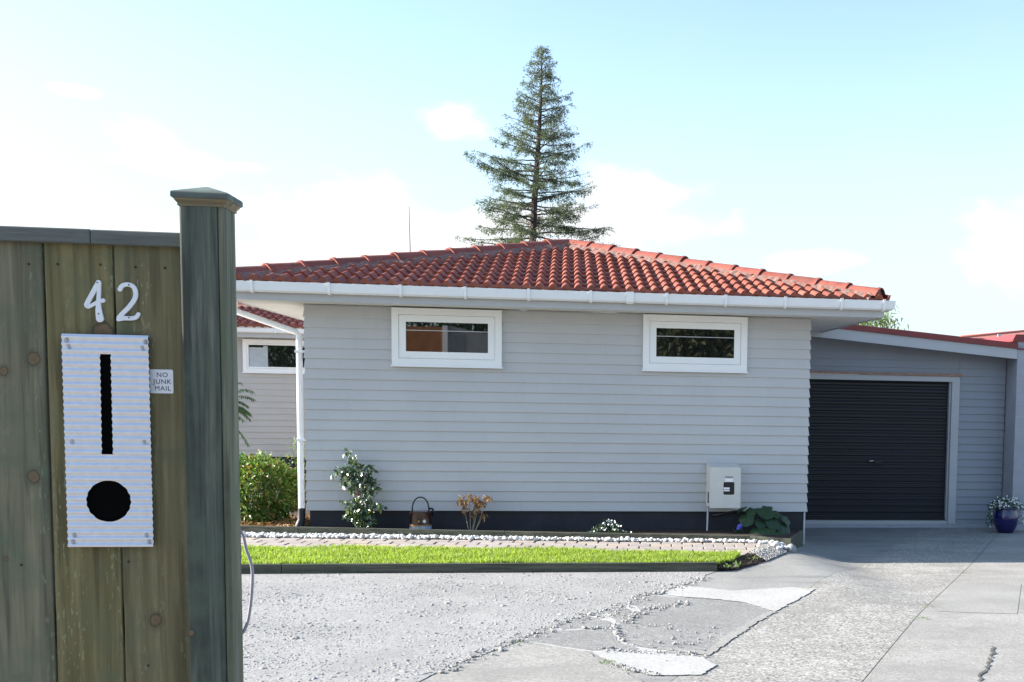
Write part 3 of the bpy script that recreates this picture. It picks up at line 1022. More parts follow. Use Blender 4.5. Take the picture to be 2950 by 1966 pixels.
# ---- tile roofs
def tile_face(O, e, s, nrm, L, SL, name, parent, bis=(), tw=.302, ex=.34, deck=True, seed=3):
    rg = random.Random(seed)
    O, e, s, nrm = Vector(O), Vector(e).normalized(), Vector(s).normalized(), Vector(nrm).normalized()
    mb = MB()

    def prof(u):       # two barrels per tile
        t = (u / (tw / 2)) % 1.0
        if t < .68:
            return .048 * math.sin(math.pi * t / .68) ** .8
        return -.004 * math.sin(math.pi * (t - .68) / .32)
    us = [tw * i / 20 for i in range(21)]
    pu = [prof(min(u, tw - 1e-6)) if 0 < i < 20 else 0.0 for i, u in enumerate(us)]
    nc, nt = int(math.ceil(SL / ex)), int(math.ceil(L / tw))
    for c in range(nc):
        for t in range(nt):
            jz, jt = rg.uniform(-.003, .003), rg.uniform(-.004, .004)
            V = []
            for (vv, dz) in ((-.01, -.010), (-.01, .030), (ex * .5, .017), (ex + .05, .0)):
                for u, p in zip(us, pu):
                    h = (p * .55 if dz < 0 else p) + dz + jz
                    q = O + e * (t * tw + u) + s * (c * ex + vv + jt) + nrm * h
                    V.append(q)
            F = []
            for r in range(3):
                for i in range(20):
                    F.append((r * 21 + i, r * 21 + i + 1, (r + 1) * 21 + i + 1, (r + 1) * 21 + i))
            mb.add(V, F)
    ob = mb.build(name, MT['tile'], parent, bisect=bis, smooth=True, auto=.9)
    if deck:
        d = MB()
        q = [O + e * 0 - nrm * .02, O + e * L - nrm * .02, O + e * L + s * SL - nrm * .02, O + s * SL - nrm * .02]
        d.add(q, [(0, 1, 2, 3)])
        d.build('underlay', MT['deck'], ob, bisect=bis)
    return ob


TANR = .253
EX, EY, EZ = 3.86, 13.70, 2.965
AP = Vector((0, EY + EX, EZ + EX * TANR))
cs = 1 / math.sqrt(1 + TANR ** 2)
sn = TANR * cs
SL = EX / cs
nl, nrr = Vector((-1, 1, 0)).normalized(), Vector((1, 1, 0)).normalized()
# front face is clipped by the two vertical planes through the hips
roof = tile_face((-EX, EY, EZ), (1, 0, 0), (0, cs, sn), (0, -sn, cs), 2 * EX, SL, 'roof', house,
                 [((-EX, EY, EZ), nl), ((EX, EY, EZ), nrr)])
YB = 26.5
tile_face((-EX, YB, EZ), (0, -1, 0), (cs, 0, sn), (-sn, 0, cs), YB - EY, SL, 'roof', house, [((-EX, EY, EZ), -nl)], seed=5)
tile_face((EX, EY, EZ), (0, 1, 0), (-cs, 0, sn), (sn, 0, cs), YB - EY, SL, 'roof', house, [((EX, EY, EZ), -nrr)], seed=6)
wroof = tile_face((-12, 23.42, EZ), (1, 0, 0), (0, cs, sn), (0, -sn, cs), 8.15, 1.95, 'roof', house, seed=7)


CAPP = [(.128, -.022), (.118, -.005), (.090, .036), (.055, .068), (.024, .083), (0, .087), (-.024, .083), (-.055, .068), (-.090, .036), (-.118, -.005), (-.128, -.022)]


def caps(a, b, name, parent, pitch=.44, r0=.105, upv=(0, 0, 1)):
    """barrel cap tiles from a (low) to b (high)"""
    a, b = Vector(a), Vector(b)
    d = (b - a)
    L = d.length
    t = d.normalized()
    u = Vector(upv)
    u = (u - t * u.dot(t)).normalized()
    w = t.cross(u)
    mb = MB()
    n = int(round(L / pitch))
    pp = L / n
    seg = len(CAPP) - 1
    for k in range(n):
        V = []
        wob = random.uniform(-.005, .005)
        for (s_, sc, lift) in ((-.03, .93, .0), (-.03, 1.06, .013), (.012, 1.07, .013), (.02, 1.0, .006), (pp, .93, -.008)):
            for (o, h) in CAPP:
                p = a + t * (k * pp + s_) + (w * o * sc + u * (h * (.6 + .4 * sc) + lift + wob))
                V.append(p)
        F = []
        for r in range(4):
            for i in range(seg):
                F.append((r * (seg + 1) + i, (r + 1) * (seg + 1) + i, (r + 1) * (seg + 1) + i + 1, r * (seg + 1) + i + 1))
        mb.add(V, F)
    # closing disc at the low end
    ob = mb.build(name, MT['cap'], parent, smooth=True, auto=.6)
    m2 = MB()
    V = []
    k2 = 90
    rg = random.Random(int(L * 100))
    for i in range(k2 + 1):
        p = a + t * (L * i / k2)
        for o, h in ((-.225, -.065), (-.20, -.030), (-.10, .03), (.10, .03), (.20, -.030), (.225, -.065)):
            V.append(p + w * (o + rg.uniform(-.014, .014)) + u * (h - .012 + rg.uniform(-.007, .007)))
    F = [(i * 6 + j, i * 6 + j + 1, (i + 1) * 6 + j + 1, (i + 1) * 6 + j) for i in range(k2) for j in range(5)]
    m2.add(V, F)
    m2.add([a + w * o + u * h for o, h in ((-.15, -.07), (.15, -.07), (.10, .028), (0, .08), (-.10, .028))], [(0, 1, 2, 3, 4)])
    m2.build('mortar_bed', MT['mortar'], ob)
    return ob


caps((-EX + .10, EY + .10, EZ + .07), AP + Vector((0, 0, .055)), 'hip_capping', roof)
caps((EX - .10, EY + .10, EZ + .07), AP + Vector((0, 0, .055)), 'hip_capping', roof)
caps((0, YB, AP.z + .05), AP + Vector((0, -.05, .05)), 'ridge_capping', roof)
caps((-12, 23.42 + 1.95 * cs, EZ + 1.95 * sn + .04), (-3.9, 23.42 + 1.95 * cs, EZ + 1.95 * sn + .04), 'ridge_capping', wroof)
wb = MB()
wb.quad((-12, 23.42 + 1.95 * cs, EZ + 1.95 * sn), (-3.9, 23.42 + 1.95 * cs, EZ + 1.95 * sn), (-3.9, 27.2, EZ), (-12, 27.2, EZ))
wb.build('rear_slope', MT['deck'], wroof)
# moss tuft at the apex
mb = MB()
P = np.array(AP) + RNG.normal(0, 1, (110, 3)) * [.16, .05, .015] + [.12, -.16, .06]
leaves(mb, P, .035, .012)
mb.build('moss', MT['leaf_dead'], roof, kind='stuff')


# ---- windows
def window(x0, x1, z0, z1, y, name_parent, ins=(.080, .080), rail=True, facing=.035, hinges=True):
    """frame, sash, pane set on the siding; y is the wall face"""
    wy = y - .045
    fr = MB()
    a, b = ins
    for (p0, p1, q0, q1, yy) in ((x0, x1, z1 - a, z1, wy), (x0, x1, z0, z0 + a, wy), (x0, x0 + a, z0 + a, z1 - a, wy), (x1 - a, x1, z0 + a, z1 - a, wy)):
        fr.box(p0, p1, yy, y + .03, q0, q1)
    fr.box(x0 - .012, x1 + .012, wy - .012, y, z0 - .020, z0 - .0005)
    win = fr.build('window', MT['white'], name_parent)
    sx0, sx1, sz0, sz1 = x0 + a + .003, x1 - a - .003, z0 + a + .003, z1 - a - .003
    sh = MB()
    sy = wy + .008
    for (p0, p1, q0, q1) in ((sx0, sx1, sz1 - b, sz1), (sx0, sx1, sz0, sz0 + b), (sx0, sx0 + b, sz0 + b, sz1 - b), (sx1 - b, sx1, sz0 + b, sz1 - b)):
        sh.box(p0, p1, sy, y + .03, q0, q1)
    sash = sh.build('sash', MT['white'], win)
    MB().box(x0 + .03, x1 - .03, y + .002, y + .02, z0 + .03, z1 - .03).build('shadow_gap', MT['black'], win)
    gx0, gx1, gz0, gz1 = sx0 + b - .002, sx1 - b + .002, sz0 + b - .002, sz1 - b + .002
    pn = MB().quad((gx0, sy + .022, gz0), (gx1, sy + .022, gz0), (gx1, sy + .022, gz1), (gx0, sy + .022, gz1)).build('pane', MT['glass'], win)
    if rail:
        zz = gz1 - (gz1 - gz0) * .285
        MB().box(gx0 + .002, gx1 - .002, sy + .014, sy + .020, zz - .004, zz + .004).build('blind_rail', MT['conduit'], win)
    if hinges:
        for xx in (sx0 + .10, sx1 - .13):
            MB().box(xx, xx + .03, wy - .003, wy + .01, sz0 - .006, sz0 - .0005).build('stay', MT['conduit'], sash)
    return win, (gx0, gx1, gz0, gz1, sy)


window(-2.086, -.797, 2.079, 2.758, YF - .027, house)
window(.913, 2.213, 2.085, 2.762, YF - .027, house)
ww, (gx0, gx1, gz0, gz1, sy) = window(-6.346, -4.6, 2.10, 2.742, 24.0 - .007, house, (.075, .03), rail=False, hinges=False)
MB().box(gx0 + .01, gx0 + .28, sy + .015, sy + .020, gz0 + .005, gz1 - .05).build('curtain', MT['curtain'], ww)
MB().box(gx0 + .28, gx0 + .36, sy + .012, sy + .020, gz0 + .005, gz1 - .02).build('curtain', MT['curtain'], ww)

# ------------------------------------------------------------------ garage
garage = thing('garage', (5, 18, -.26), 'attached grey garage with dark roller door under a sloping red roof edge', 'garage')
GY = 17.62
gx_l, gx_r = 3.0, 6.93
dx0, dx1, dz0, dz1 = 3.05, 6.035, -.135, 2.07
# roof slope line: fascia top from (3.695, 2.866) to (6.946, 2.597) at Y=17.2
mS = (2.597 - 2.866) / (6.946 - 3.695)


def zf(x, z0=2.866):
    return z0 + mS * (x - 3.695)


cutn = Vector((-mS, 0, 1)).normalized()
cutp = [((3.695, GY, zf(3.695) - .10), cutn)]
siding([(6.161, GY), (gx_r, GY)], -.245, 2.9, .1205).build('wall', MT['siding_shaded'], garage, bisect=cutp)
siding([(gx_l, GY), (6.158, GY)], 2.157, 2.9, .1205).build('wall', MT['siding_shaded'], garage, bisect=cutp)
fr = MB()
fr.box(6.035, 6.16, GY - .045, GY + .02, -.20, 2.155)
fr.box(gx_l + .04, 6.034, GY - .045, GY + .02, 2.071, 2.155)
fr.box(6.005, 6.034, GY + .0, GY + .10, -.14, 2.07)
fr.build('door_frame', MT['trim'], garage)
# roller door with ribs
mb = MB()
V, F = [], []
prof = []
z = dz0
pitch = .101
while z < dz1:
    for f_, o in ((0, 0), (.10, .008), (.42, .009), (.52, .002), (.60, .0), (.70, .007), (.90, .007)):
        prof.append((z + f_ * pitch, o))
    z += pitch
prof = [(zz, o) for zz, o in prof if zz <= dz1 + .02]
n = len(prof)
V = [(dx0, GY + .07 - o, zz) for zz, o in prof] + [(6.03, GY + .07 - o, zz) for zz, o in prof]
mb.add(V, [(i, n + i, n + i + 1, i + 1) for i in range(n - 1)])
dr = mb.build('roller_door', MT['door'], garage)
MB().box(4.735, 4.80, GY + .02, GY + .058, .79, .805).build('handle', MT['screw'], dr)
MB().box(4.82, 4.93, GY + .025, GY + .058, .765, .80).build('lock', MT['black'], dr)
MB().box(dx0, 6.03, GY + .03, GY + .055, dz0 - .012, dz0 + .022).build('bottom_rail', MT['door'], dr)
MB().box(gx_l + .04, 6.93, GY - .035, GY + .14, -.30, -.205).build('sill', MT['block'], garage)
MB().box(gx_l + .04, 6.16, GY - .02, GY + .14, -.204, -.15).build('threshold', MT['trim'], garage)
MB().box(gx_l + .1, 6.195, GY - .075, GY - .028, 2.158, 2.195).build('batten', MT['rail'], garage)
# sloping fascia, flashing, roof
mb = MB()
for (xa, xb) in ((3.05, 6.95),):
    za, zb = zf(xa), zf(xb)
    for yy in (17.20,):
        mb.add([(xa, yy, za - .16), (xb, yy, zb - .158), (xb, yy, zb), (xa, yy, za),
                (xa, yy + .03, za - .16), (xb, yy + .03, zb - .158), (xb, yy + .03, zb), (xa, yy + .03, za)],
               [(0, 1, 2, 3), (5, 4, 7, 6), (1, 5, 6, 2), (0, 3, 7, 4), (0, 4, 5, 1), (3, 2, 6, 7)])
mb.build('fascia', MT['trim'], garage)
mb = MB()
xa, xb = 3.05, 6.945
za, zb = zf(xa) + .003, zf(xb) + .003
mb.add([(xa, 17.17, za), (xb, 17.17, zb), (xb, 17.17, zb + .085), (xa, 17.17, za + .085), (xa, 17.32, za + .10), (xb, 17.32, zb + .10), (xa, 26, za + .10), (xb, 26, zb + .10), (xa, 17.21, za), (xb, 17.21, zb)],
       [(0, 1, 2, 3), (3, 2, 5, 4), (4, 5, 7, 6), (8, 9, 1, 0), (1, 9, 7, 5), (1, 5, 2)])
mb.build('roof', MT['redmetal'], garage)
MB().quad((3.05, 17.23, zf(3.05) - .10), (3.05, 17.9, zf(3.05) - .10), (6.94, 17.9, zf(6.94) - .10), (6.94, 17.23, zf(6.94) - .10)).build('soffit', MT['siding_shaded'], garage)
# block wall
blk = thing('block_wall', (7.2, 20, -.26), 'pale painted concrete block wall at the right edge beyond the garage', 'wall')
MB().box(6.955, 7.6, 17.20, 26, -.5, 2.585).build('masonry', MT['block'], blk)
mb = MB()
for k in range(14):
    z = -.06 + .2 * k
    mb.box(6.95, 7.6, 17.196, 17.199, z, z + .005)
mb.build('mortar_joint', MT['trim'], blk)
MB().box(6.94, 7.62, 17.18, 26, 2.586, 2.605).build('flashing', MT['redmetal'], blk)
MB().box(6.975, 7.6, 17.26, 26, 2.606, 2.712).build('parapet', MT['block'], blk)
mb = MB()
mb.box(6.885, 7.7, 17.24, 26, 2.713, 2.735)
mb.add([(6.885, 17.24, 2.735), (7.7, 17.24, 2.735), (7.7, 17.24, 2.83), (6.93, 17.24, 2.825), (6.885, 26, 2.735), (7.7, 26, 2.735), (7.7, 26, 2.83), (6.93, 26, 2.825)], [(0, 1, 2, 3), (3, 2, 6, 7), (0, 3, 7, 4)])
mb.build('coping', MT['redmetal'], blk)
# neighbouring house with orange roof
nb = thing('neighbouring_house', (14, 32, 0), 'neighbouring house showing only its bright orange red roof beyond the garage', 'house')
MB().box(9.9, 19, 26.8, 36, -.3, 3.0).build('wall', MT['block'], nb)
mb = MB()
c_ = [(9.1, 26, 3.26), (19.6, 26, 3.26), (19.6, 36.6, 3.26), (9.1, 36.6, 3.26), (14.3, 30.6, 3.95), (14.4, 32, 3.95)]
mb.add(c_, [(0, 1, 4), (1, 2, 5, 4), (2, 3, 5), (3, 0, 4, 5)])
nr_ = mb.build('roof', MT['farcap'], nb)
MB().tube([(9.1, 26, 3.25), (14.3, 30.6, 3.93)], .06, 8).build('hip_capping', MT['farcap'], nr_, smooth=True)
MB().box(9.98, 10.05, 25.93, 25.96, 3.12, 3.36).build('flashing', MT['conduit'], nr_)
MB().box(9.0, 19.7, 25.94, 26.0, 3.14, 3.25).build('gutter', MT['redmetal'], nb)

# ------------------------------------------------------------------ front fence with the letterbox
fence = thing('timber_fence', (-1.2, 3.1, 0), 'green treated timber fence panel of wide vertical boards beside the gate post', 'fence')
YFE = 3.10
bd = [(-1.450, -1.2885, 0), (-1.2835, -1.1265, 1), (-1.1215, -.946, 2)]
for x0, x1, k in bd:
    MB().box(x0, x1, YFE, YFE + .02, 0, 2.106).build('board', FENCE[k], fence, bevel=.003)
for i in range(7):
    x1 = -1.455 - i * .161
    MB().box(x1 - .156, x1, YFE + (.0 if i % 2 else .002), YFE + .02, 0, 2.106).build('board', FENCE[(i + 1) % 3], fence, bevel=.003)
MB().box(-2.6, -1.1685, YFE - .022, YFE + .045, 2.1027, 2.1385).build('top_rail', FENCE[3], fence, bevel=.003)
MB().box(-1.1675, -.947, YFE - .022, YFE + .045, 2.1027, 2.1375).build('top_rail', FENCE[3], fence, bevel=.003)
mb = MB()
for x, z in ((-1.319, 2.0497), (-1.2525, 2.052), (-1.1539, 2.0539), (-1.0721, 2.0507), (-1.0028, 2.051), (-1.107, 1.3071), (-1.0666, 1.0369), (-1.36, 1.30)):
    MB().tube([(x, YFE + .001, z), (x, YFE - .0012, z)], .0034, 8).build('nail', MT['nail'], fence)
for z in (.35, 1.1, 1.9):
    MB().box(-2.6, -.95, YFE + .021, YFE + .07, z, z + .09).build('back_rail', FENCE[3], fence)
# gate post with its cap
post = thing('gate_post', (-.895, 3.08, 0), 'square green grey timber post with a flared pyramid cap at the fence end', 'post')
MB().box(-.9455, -.857, 3.03, 3.135, 0, 2.205).build('shaft', FENCE[4], post, bevel=.005)
MB().box(-.8565, -.8415, 3.0325, 3.133, 0, 2.204).build('edge_strip', FENCE[5], post, bevel=.005)
mb = MB()
cx_, cy_ = -.8935, 3.0825


def ring(hw, z, hy=None):
    return [(cx_ - hw, cy_ - (hy or hw), z), (cx_ + hw, cy_ - (hy or hw), z), (cx_ + hw, cy_ + (hy or hw), z), (cx_ - hw, cy_ + (hy or hw), z)]


rows = [ring(.0545, 2.197), ring(.0545, 2.203), ring(.058, 2.207), ring(.062, 2.2135)]
V = [p for r in rows for p in r]
F = [(r * 4 + i, r * 4 + (i + 1) % 4, r * 4 + 4 + (i + 1) % 4, r * 4 + 4 + i) for r in range(3) for i in range(4)] + [(3, 2, 1, 0)]
mb.add(V, F)
cap_ = mb.build('cap_moulding', FENCE[7], post)
mb = MB()
rows = [ring(.0625, 2.2136), ring(.0665, 2.2165), ring(.0665, 2.2275), ring(.0645, 2.2305)]
V = [p for r in rows for p in r] + [(cx_, cy_, 2.2535)]
F = [(r * 4 + i, r * 4 + (i + 1) % 4, r * 4 + 4 + (i + 1) % 4, r * 4 + 4 + i) for r in range(3) for i in range(4)] + [(12 + i, 12 + (i + 1) % 4, 16) for i in range(4)] + [(3, 2, 1, 0)]
mb.add(V, F)
mb.build('cap', FENCE[6], post)
# lavender cable looping out behind the post
hp = [(-.855, 3.14, 1.39), (-.8399, 3.14, 1.3707), (-.8328, 3.14, 1.3355), (-.8232, 3.14, 1.3057), (-.8178, 3.14, 1.2758), (-.8193, 3.14, 1.235), (-.8246, 3.14, 1.1805), (-.8338, 3.14, 1.1341), (-.8484, 3.14, 1.1069), (-.87, 3.15, 1.09)]
cv = []
for i in range(len(hp) - 1):
    for t in np.linspace(0, 1, 6)[:-1]:
        p0, p1, p2, p3 = [np.array(hp[min(max(j, 0), len(hp) - 1)]) for j in (i - 1, i, i + 1, i + 2)]
        cv.append(.5 * (2 * p1 + (p2 - p0) * t + (2 * p0 - 5 * p1 + 4 * p2 - p3) * t * t + (3 * p1 - p0 - 3 * p2 + p3) * t ** 3))
tag(MB().tube(cv, .0042, 10).build('cable', MT['hose'], smooth=True, origin=(-.84, 3.14, 1.1)), 'lavender grey cable looping out behind the gate post', 'cable')

# letterbox plate, corrugated, with a slot and a round hole
lb = thing('letterbox_plate', (-1.142, 3.08, 1.347), 'corrugated silver letterbox front with tall slot and round hole on the fence', 'letterbox')
px0, px1, pz0, pz1 = -1.2428, -1.0408, 1.3472, 1.8806
NC = 31.7
yb = 3.083
rows = int(NC * 16)
mb = MB()
tilt = .02


def hole_at(z):
    if 1.5823 < z < 1.8326:
        k = (z - 1.5823) / .25
        return (-1.157 + .0023 * k, -1.1308 + .001 * k)
    dz_ = z - 1.4637
    if abs(dz_) < .0522:
        h = math.sqrt(max(0, .0522 ** 2 - dz_ ** 2))
        return (-1.144 - h, -1.144 + h)
    return None


zs = [pz0 + (pz1 - pz0) * i / rows for i in range(rows + 1)]
yy = [yb - .0022 * math.sin(2 * math.pi * (z - pz0) / (pz1 - pz0) * NC) for z in zs]
for i in range(rows):
    z0, z1 = zs[i], zs[i + 1]
    hole = hole_at((z0 + z1) / 2)
    h0, h1 = hole_at(z0) or hole, hole_at(z1) or hole
    if hole is None:
        mb.add([(px0, yy[i], z0), (px1, yy[i], z0), (px1, yy[i + 1], z1), (px0, yy[i + 1], z1)], [(0, 1, 2, 3)])
    else:
        mb.add([(px0, yy[i], z0), (h0[0], yy[i], z0), (h1[0], yy[i + 1], z1), (px0, yy[i + 1], z1),
                (h0[1], yy[i], z0), (px1, yy[i], z0), (px1, yy[i + 1], z1), (h1[1], yy[i + 1], z1)], [(0, 1, 2, 3), (4, 5, 6, 7)])
mb2 = MB()
mb2.v, mb2.f, mb2.k = mb.v, mb.f, mb.k
bm_ob = mb.build('sheet', MT['galv'], lb)
bm = bmesh.new()
bm.from_mesh(bm_ob.data)
bmesh.ops.remove_doubles(bm, verts=bm.verts, dist=2e-5)
bm.to_mesh(bm_ob.data)
bm.free()
bm_ob.data.polygons.foreach_set('use_smooth', [True] * len(bm_ob.data.polygons))
MB().box(px0 + .004, px1 - .004, 3.0905, 3.0985, pz0 + .004, pz1 - .004).build('shade_panel', MT['cavity_shade'], lb)  # flat panel painted black as the shade behind slot and hole
mb = MB()
for x, z in ((-1.2324, 1.8645), (-1.0484, 1.8649), (-1.2273, 1.8499), (-1.056, 1.8511), (-1.227, 1.613), (-1.0572, 1.615), (-1.2282, 1.3782), (-1.0584, 1.3781), (-1.2315, 1.3613), (-1.052, 1.3611)):
    MB().tube([(x, yb + .002, z), (x, yb - .0030, z), (x, yb - .0044, z)], [.0044, .0042, .0022], 10).build('screw', MT['screw'], lb, smooth=True, auto=.5)

# NO JUNK MAIL sticker
st = thing('mail_sticker', (-1.014, 3.098, 1.766), 'small white NO JUNK MAIL sticker tucked behind the letterbox plate', 'sticker')


def round_rect(x0, x1, z0, z1, r, y0, y1):
    pts = []
    for cx, cz, a0 in ((x1 - r, z1 - r, 0), (x0 + r, z1 - r, 90), (x0 + r, z0 + r, 180), (x1 - r, z0 + r, 270)):
        for k in range(6):
            a = R(a0 + 18 * k)
            pts.append((cx + r * math.cos(a), cz + r * math.sin(a)))
    n = len(pts)
    mb = MB()
    V = [(x, y0, z) for x, z in pts] + [(x, y1, z) for x, z in pts]
    F = [tuple(range(n - 1, -1, -1))] + [(i, (i + 1) % n, n + (i + 1) % n, n + i) for i in range(n)]
    mb.add(V, F)
    return mb


round_rect(-1.046, -.989, 1.737, 1.797, .004, YFE - .0016, YFE).build('label_sheet', MT['sticker'], st)


def text(s, x, z, size, y, mat, parent, name='lettering', bold=.0):
    cu = bpy.data.curves.new('lettering', 'FONT')
    cu.body = s
    cu.size = size
    cu.align_x = 'CENTER'
    cu.offset = bold
    cu.space_character = 1.12
    tmp = bpy.data.objects.new('tmp', cu)
    COL.objects.link(tmp)
    dg = bpy.context.evaluated_depsgraph_get()
    me = bpy.data.meshes.new_from_object(tmp.evaluated_get(dg))
    bpy.data.objects.remove(tmp)
    o = bpy.data.objects.new(name, me)
    me.materials.clear()
    me.materials.append(mat)
    COL.objects.link(o)
    o0 = ORG[parent.name]
    o.parent = parent
    o.rotation_euler = (R(90), 0, 0)
    o.location = (x - o0.x, y - o0.y, z - o0.z)
    ORG[o.name] = o0
    return o


for s_, z, x in (('NO', 1.7780, -1.0150), ('JUNK', 1.7610, -1.0150), ('MAIL', 1.7440, -1.0145)):
    text(s_, x, z, .0166, YFE - .0021, MT['ink'], st, bold=0.0)


# numerals
def stroke(pts, hw, y0, y1, mb, per=10):
    P_, H_ = [], []
    hw = [x * 1.12 for x in hw]
    n = len(pts)
    for i in range(n - 1):
        for t in np.linspace(0, 1, per, endpoint=(i == n - 2)):
            p0, p1, p2, p3 = [np.array(pts[min(max(j, 0), n - 1)], float) for j in (i - 1, i, i + 1, i + 2)]
            P_.append(.5 * (2 * p1 + (p2 - p0) * t + (2 * p0 - 5 * p1 + 4 * p2 - p3) * t * t + (3 * p1 - p0 - 3 * p2 + p3) * t ** 3))
            H_.append(hw[i] + (hw[i + 1] - hw[i]) * t)
    # rounded ends
    d0, d1 = P_[0] - P_[1], P_[-1] - P_[-2]
    d0, d1 = d0 / np.linalg.norm(d0), d1 / np.linalg.norm(d1)
    L, Rr = [], []
    full = []
    for a in (80, 60, 35, 15):
        full.append((P_[0] + d0 * H_[0] * math.sin(R(a)), H_[0] * math.cos(R(a)), -d0))
    for i in range(len(P_)):
        d = P_[min(i + 1, len(P_) - 1)] - P_[max(i - 1, 0)]
        full.append((P_[i], H_[i], d / np.linalg.norm(d)))
    for a in (15, 35, 60, 80):
        full.append((P_[-1] + d1 * H_[-1] * math.sin(R(a)), H_[-1] * math.cos(R(a)), d1))
    m = len(full)
    V = []
    for (yv, k) in ((y0 + .0006, .93), (y0, .80)):
        pass
    for p, h, d in full:
        nn = np.array([-d[1], d[0]])
        for (s, yv) in ((1, y1), (1, y0 + .0008), (.86, y0), (-.86, y0), (-1, y0 + .0008), (-1, y1)):
            q = p + nn * h * s
            V.append((q[0], yv, q[1]))
    F = [(i * 6 + j, i * 6 + j + 1, i * 6 + 7 + j, i * 6 + 6 + j) for i in range(m - 1) for j in range(5)]
    F += [(0, 1, 2, 3, 4, 5), tuple(6 * (m - 1) + j for j in (5, 4, 3, 2, 1, 0))]
    mb.add(V, F)


K = 1 / 2.8507 / (3300 / 3.084)     # metres per crop pixel on the board


def cpt(x, y, ox, oz):
    return (ox + x * .0002735, oz - y * .0002955)


o4 = dict(ox=-1.195 - 683 * .0002735, oz=2.016 + 1015 * .0002955)
num = thing('house_numeral', (-1.17, 3.095, 1.912), 'white metal numeral 4 screwed to the fence above the letterbox', 'numeral', 'house numerals on the fence')
mb = MB()
stroke([cpt(*q, **o4) for q in ((815, 1036), (770, 1115), (722, 1200), (710, 1228), (725, 1240), (765, 1222), (812, 1196), (852, 1186))], [.0048, .0052, .0052, .0050, .0044, .0040, .0042, .0048], YFE - .0045, YFE - .0002, mb)
stroke([cpt(*q, **o4) for q in ((817, 1037), (818, 1120), (812, 1200), (812, 1270), (820, 1338))], [.0056, .0044, .0046, .0066, .0082], YFE - .0049, YFE - .0004, mb)
num.location = (-1.17, 3.095, 1.912)
mb.build('plate', MT['digit'], num, smooth=True, auto=.5)
mb = MB()
for q in ((808, 1037), (812, 1298)):
    x, z = cpt(*q, **o4)
    MB().tube([(x, YFE - .0046, z), (x, YFE - .0056, z)], .0018, 8).build('screw', MT['nail'], num)
num2 = thing('house_numeral', (-1.088, 3.095, 1.912), 'white metal numeral 2 screwed to the fence right of the numeral 4', 'numeral', 'house numerals on the fence')
mb = MB()
stroke([cpt(*q, **o4) for q in ((998, 1088), (1018, 1058), (1065, 1045), (1112, 1062), (1132, 1110), (1122, 1165), (1075, 1230), (1020, 1285), (985, 1325))], [.0050, .0048, .0046, .0050, .0052, .0052, .0050, .0050, .0054], YFE - .0045, YFE - .0002, mb)
stroke([cpt(*q, **o4) for q in ((978, 1342), (1030, 1330), (1085, 1330), (1130, 1320), (1152, 1292))], [.0042, .0050, .0048, .0046, .0042], YFE - .0049, YFE - .0004, mb)
mb.build('plate', MT['digit'], num2, smooth=True, auto=.5)
mb = MB()
for q in ((1077, 1049), (1070, 1324)):
    x, z = cpt(*q, **o4)
    MB().tube([(x, YFE - .0046, z), (x, YFE - .0056, z)], .0018, 8).build('screw', MT['nail'], num2)

# ------------------------------------------------------------------ meter box on the wall
mbx = thing('meter_box', (1.93, 14.2, .39), 'beige electricity meter box with a small window on the front wall', 'meter box')
yfr = 14.02
mb = MB()
bx0, bx1, bz0, bz1 = 1.748, 2.118, .395, .893
# body with sloping top
mb.add([(bx0, yfr + .012, bz0), (bx1, yfr + .012, bz0), (bx1 + .008, 14.30, bz0), (bx0 - .024, 14.30, bz0), (bx0, yfr + .012, bz1), (bx1, yfr + .012, bz1), (bx1 + .008, 14.30, bz1 + .040), (bx0 - .024, 14.30, bz1 + .040)],
       [(0, 3, 2, 1), (4, 5, 6, 7), (0, 1, 5, 4), (1, 2, 6, 5), (2, 3, 7, 6), (3, 0, 4, 7)])
mb.build('case', MT['box'], mbx, bevel=.006)
lid = round_rect(bx0 - .006, bx1 + .006, bz0 - .004, bz1 + .003, .012, yfr - .006, yfr + .0115).build('lid', MT['box'], mbx)
w_ = round_rect(1.909, 2.044, .558, .714, .016, yfr - .0085, yfr - .0065).build('view_window', MT['black'], lid)
MB().box(1.912, 1.985, yfr - .0115, yfr - .009, .600, .648).build('meter_dial', MT['white'], w_)
MB().box(1.914, 1.985, yfr - .0125, yfr - .0117, .617, .623).build('dial_strip', MT['ink'], w_)
MB().box(1.928, 2.025, yfr - .0078, yfr - .0062, .719, .760).build('label_sheet', MT['white'], lid)
MB().box(1.927, 2.025, yfr - .0078, yfr - .0062, .764, .786).build('label_sheet', MT['mesh_shade'], lid, label='grey strip label')
MB().box(bx0 - .016, bx0 + .002, 14.12, 14.17, .445, .58).build('side_vent', MT['black'], mbx)
MB().tube([(1.744, 14.23, .40), (1.742, 14.23, .2), (1.736, 14.22, .05), (1.736, 14.20, .02)], .011, 10).build('conduit', MT['conduit'], mbx, smooth=True)
tag(MB().tube([(1.81, 14.30, .262), (2.08, 14.30, .318), (2.2, 14.30, .33)], .016, 10).build('pipe', MT['iron'], smooth=True, origin=(1.9, 14.3, .26)), 'dark pipe along the foundation below the meter box', 'pipe')

# ------------------------------------------------------------------ garden plants and ornaments
def c10(x, y):       # rose bed coordinates measured on the wall line
    return (-2.766 + (x - 150) * .000910, .127 + (1100 - y) * .000949)


def cluster_leaves(mb, cl, y, L, Wd, per, spread_y=.07, rng=RNG, bias=(-.4, -.4, .1)):
    for (x, yy_, r) in cl:
        X, Z = c10(x, yy_)
        n = max(3, int(per * (r / 60.0) ** 2))
        p = rng.normal(0, 1, (n, 3)) * [r * .00050, spread_y, r * .00050] + [X, y, Z]
        d = rng.normal(size=(n, 3)) + np.array([0, -.3, -.6])
        nn = rng.normal(size=(n, 3)) * .42 + np.array([-.62, -.70, .36])
        leaves(mb, p, L, Wd, d, nn, .2, rng)


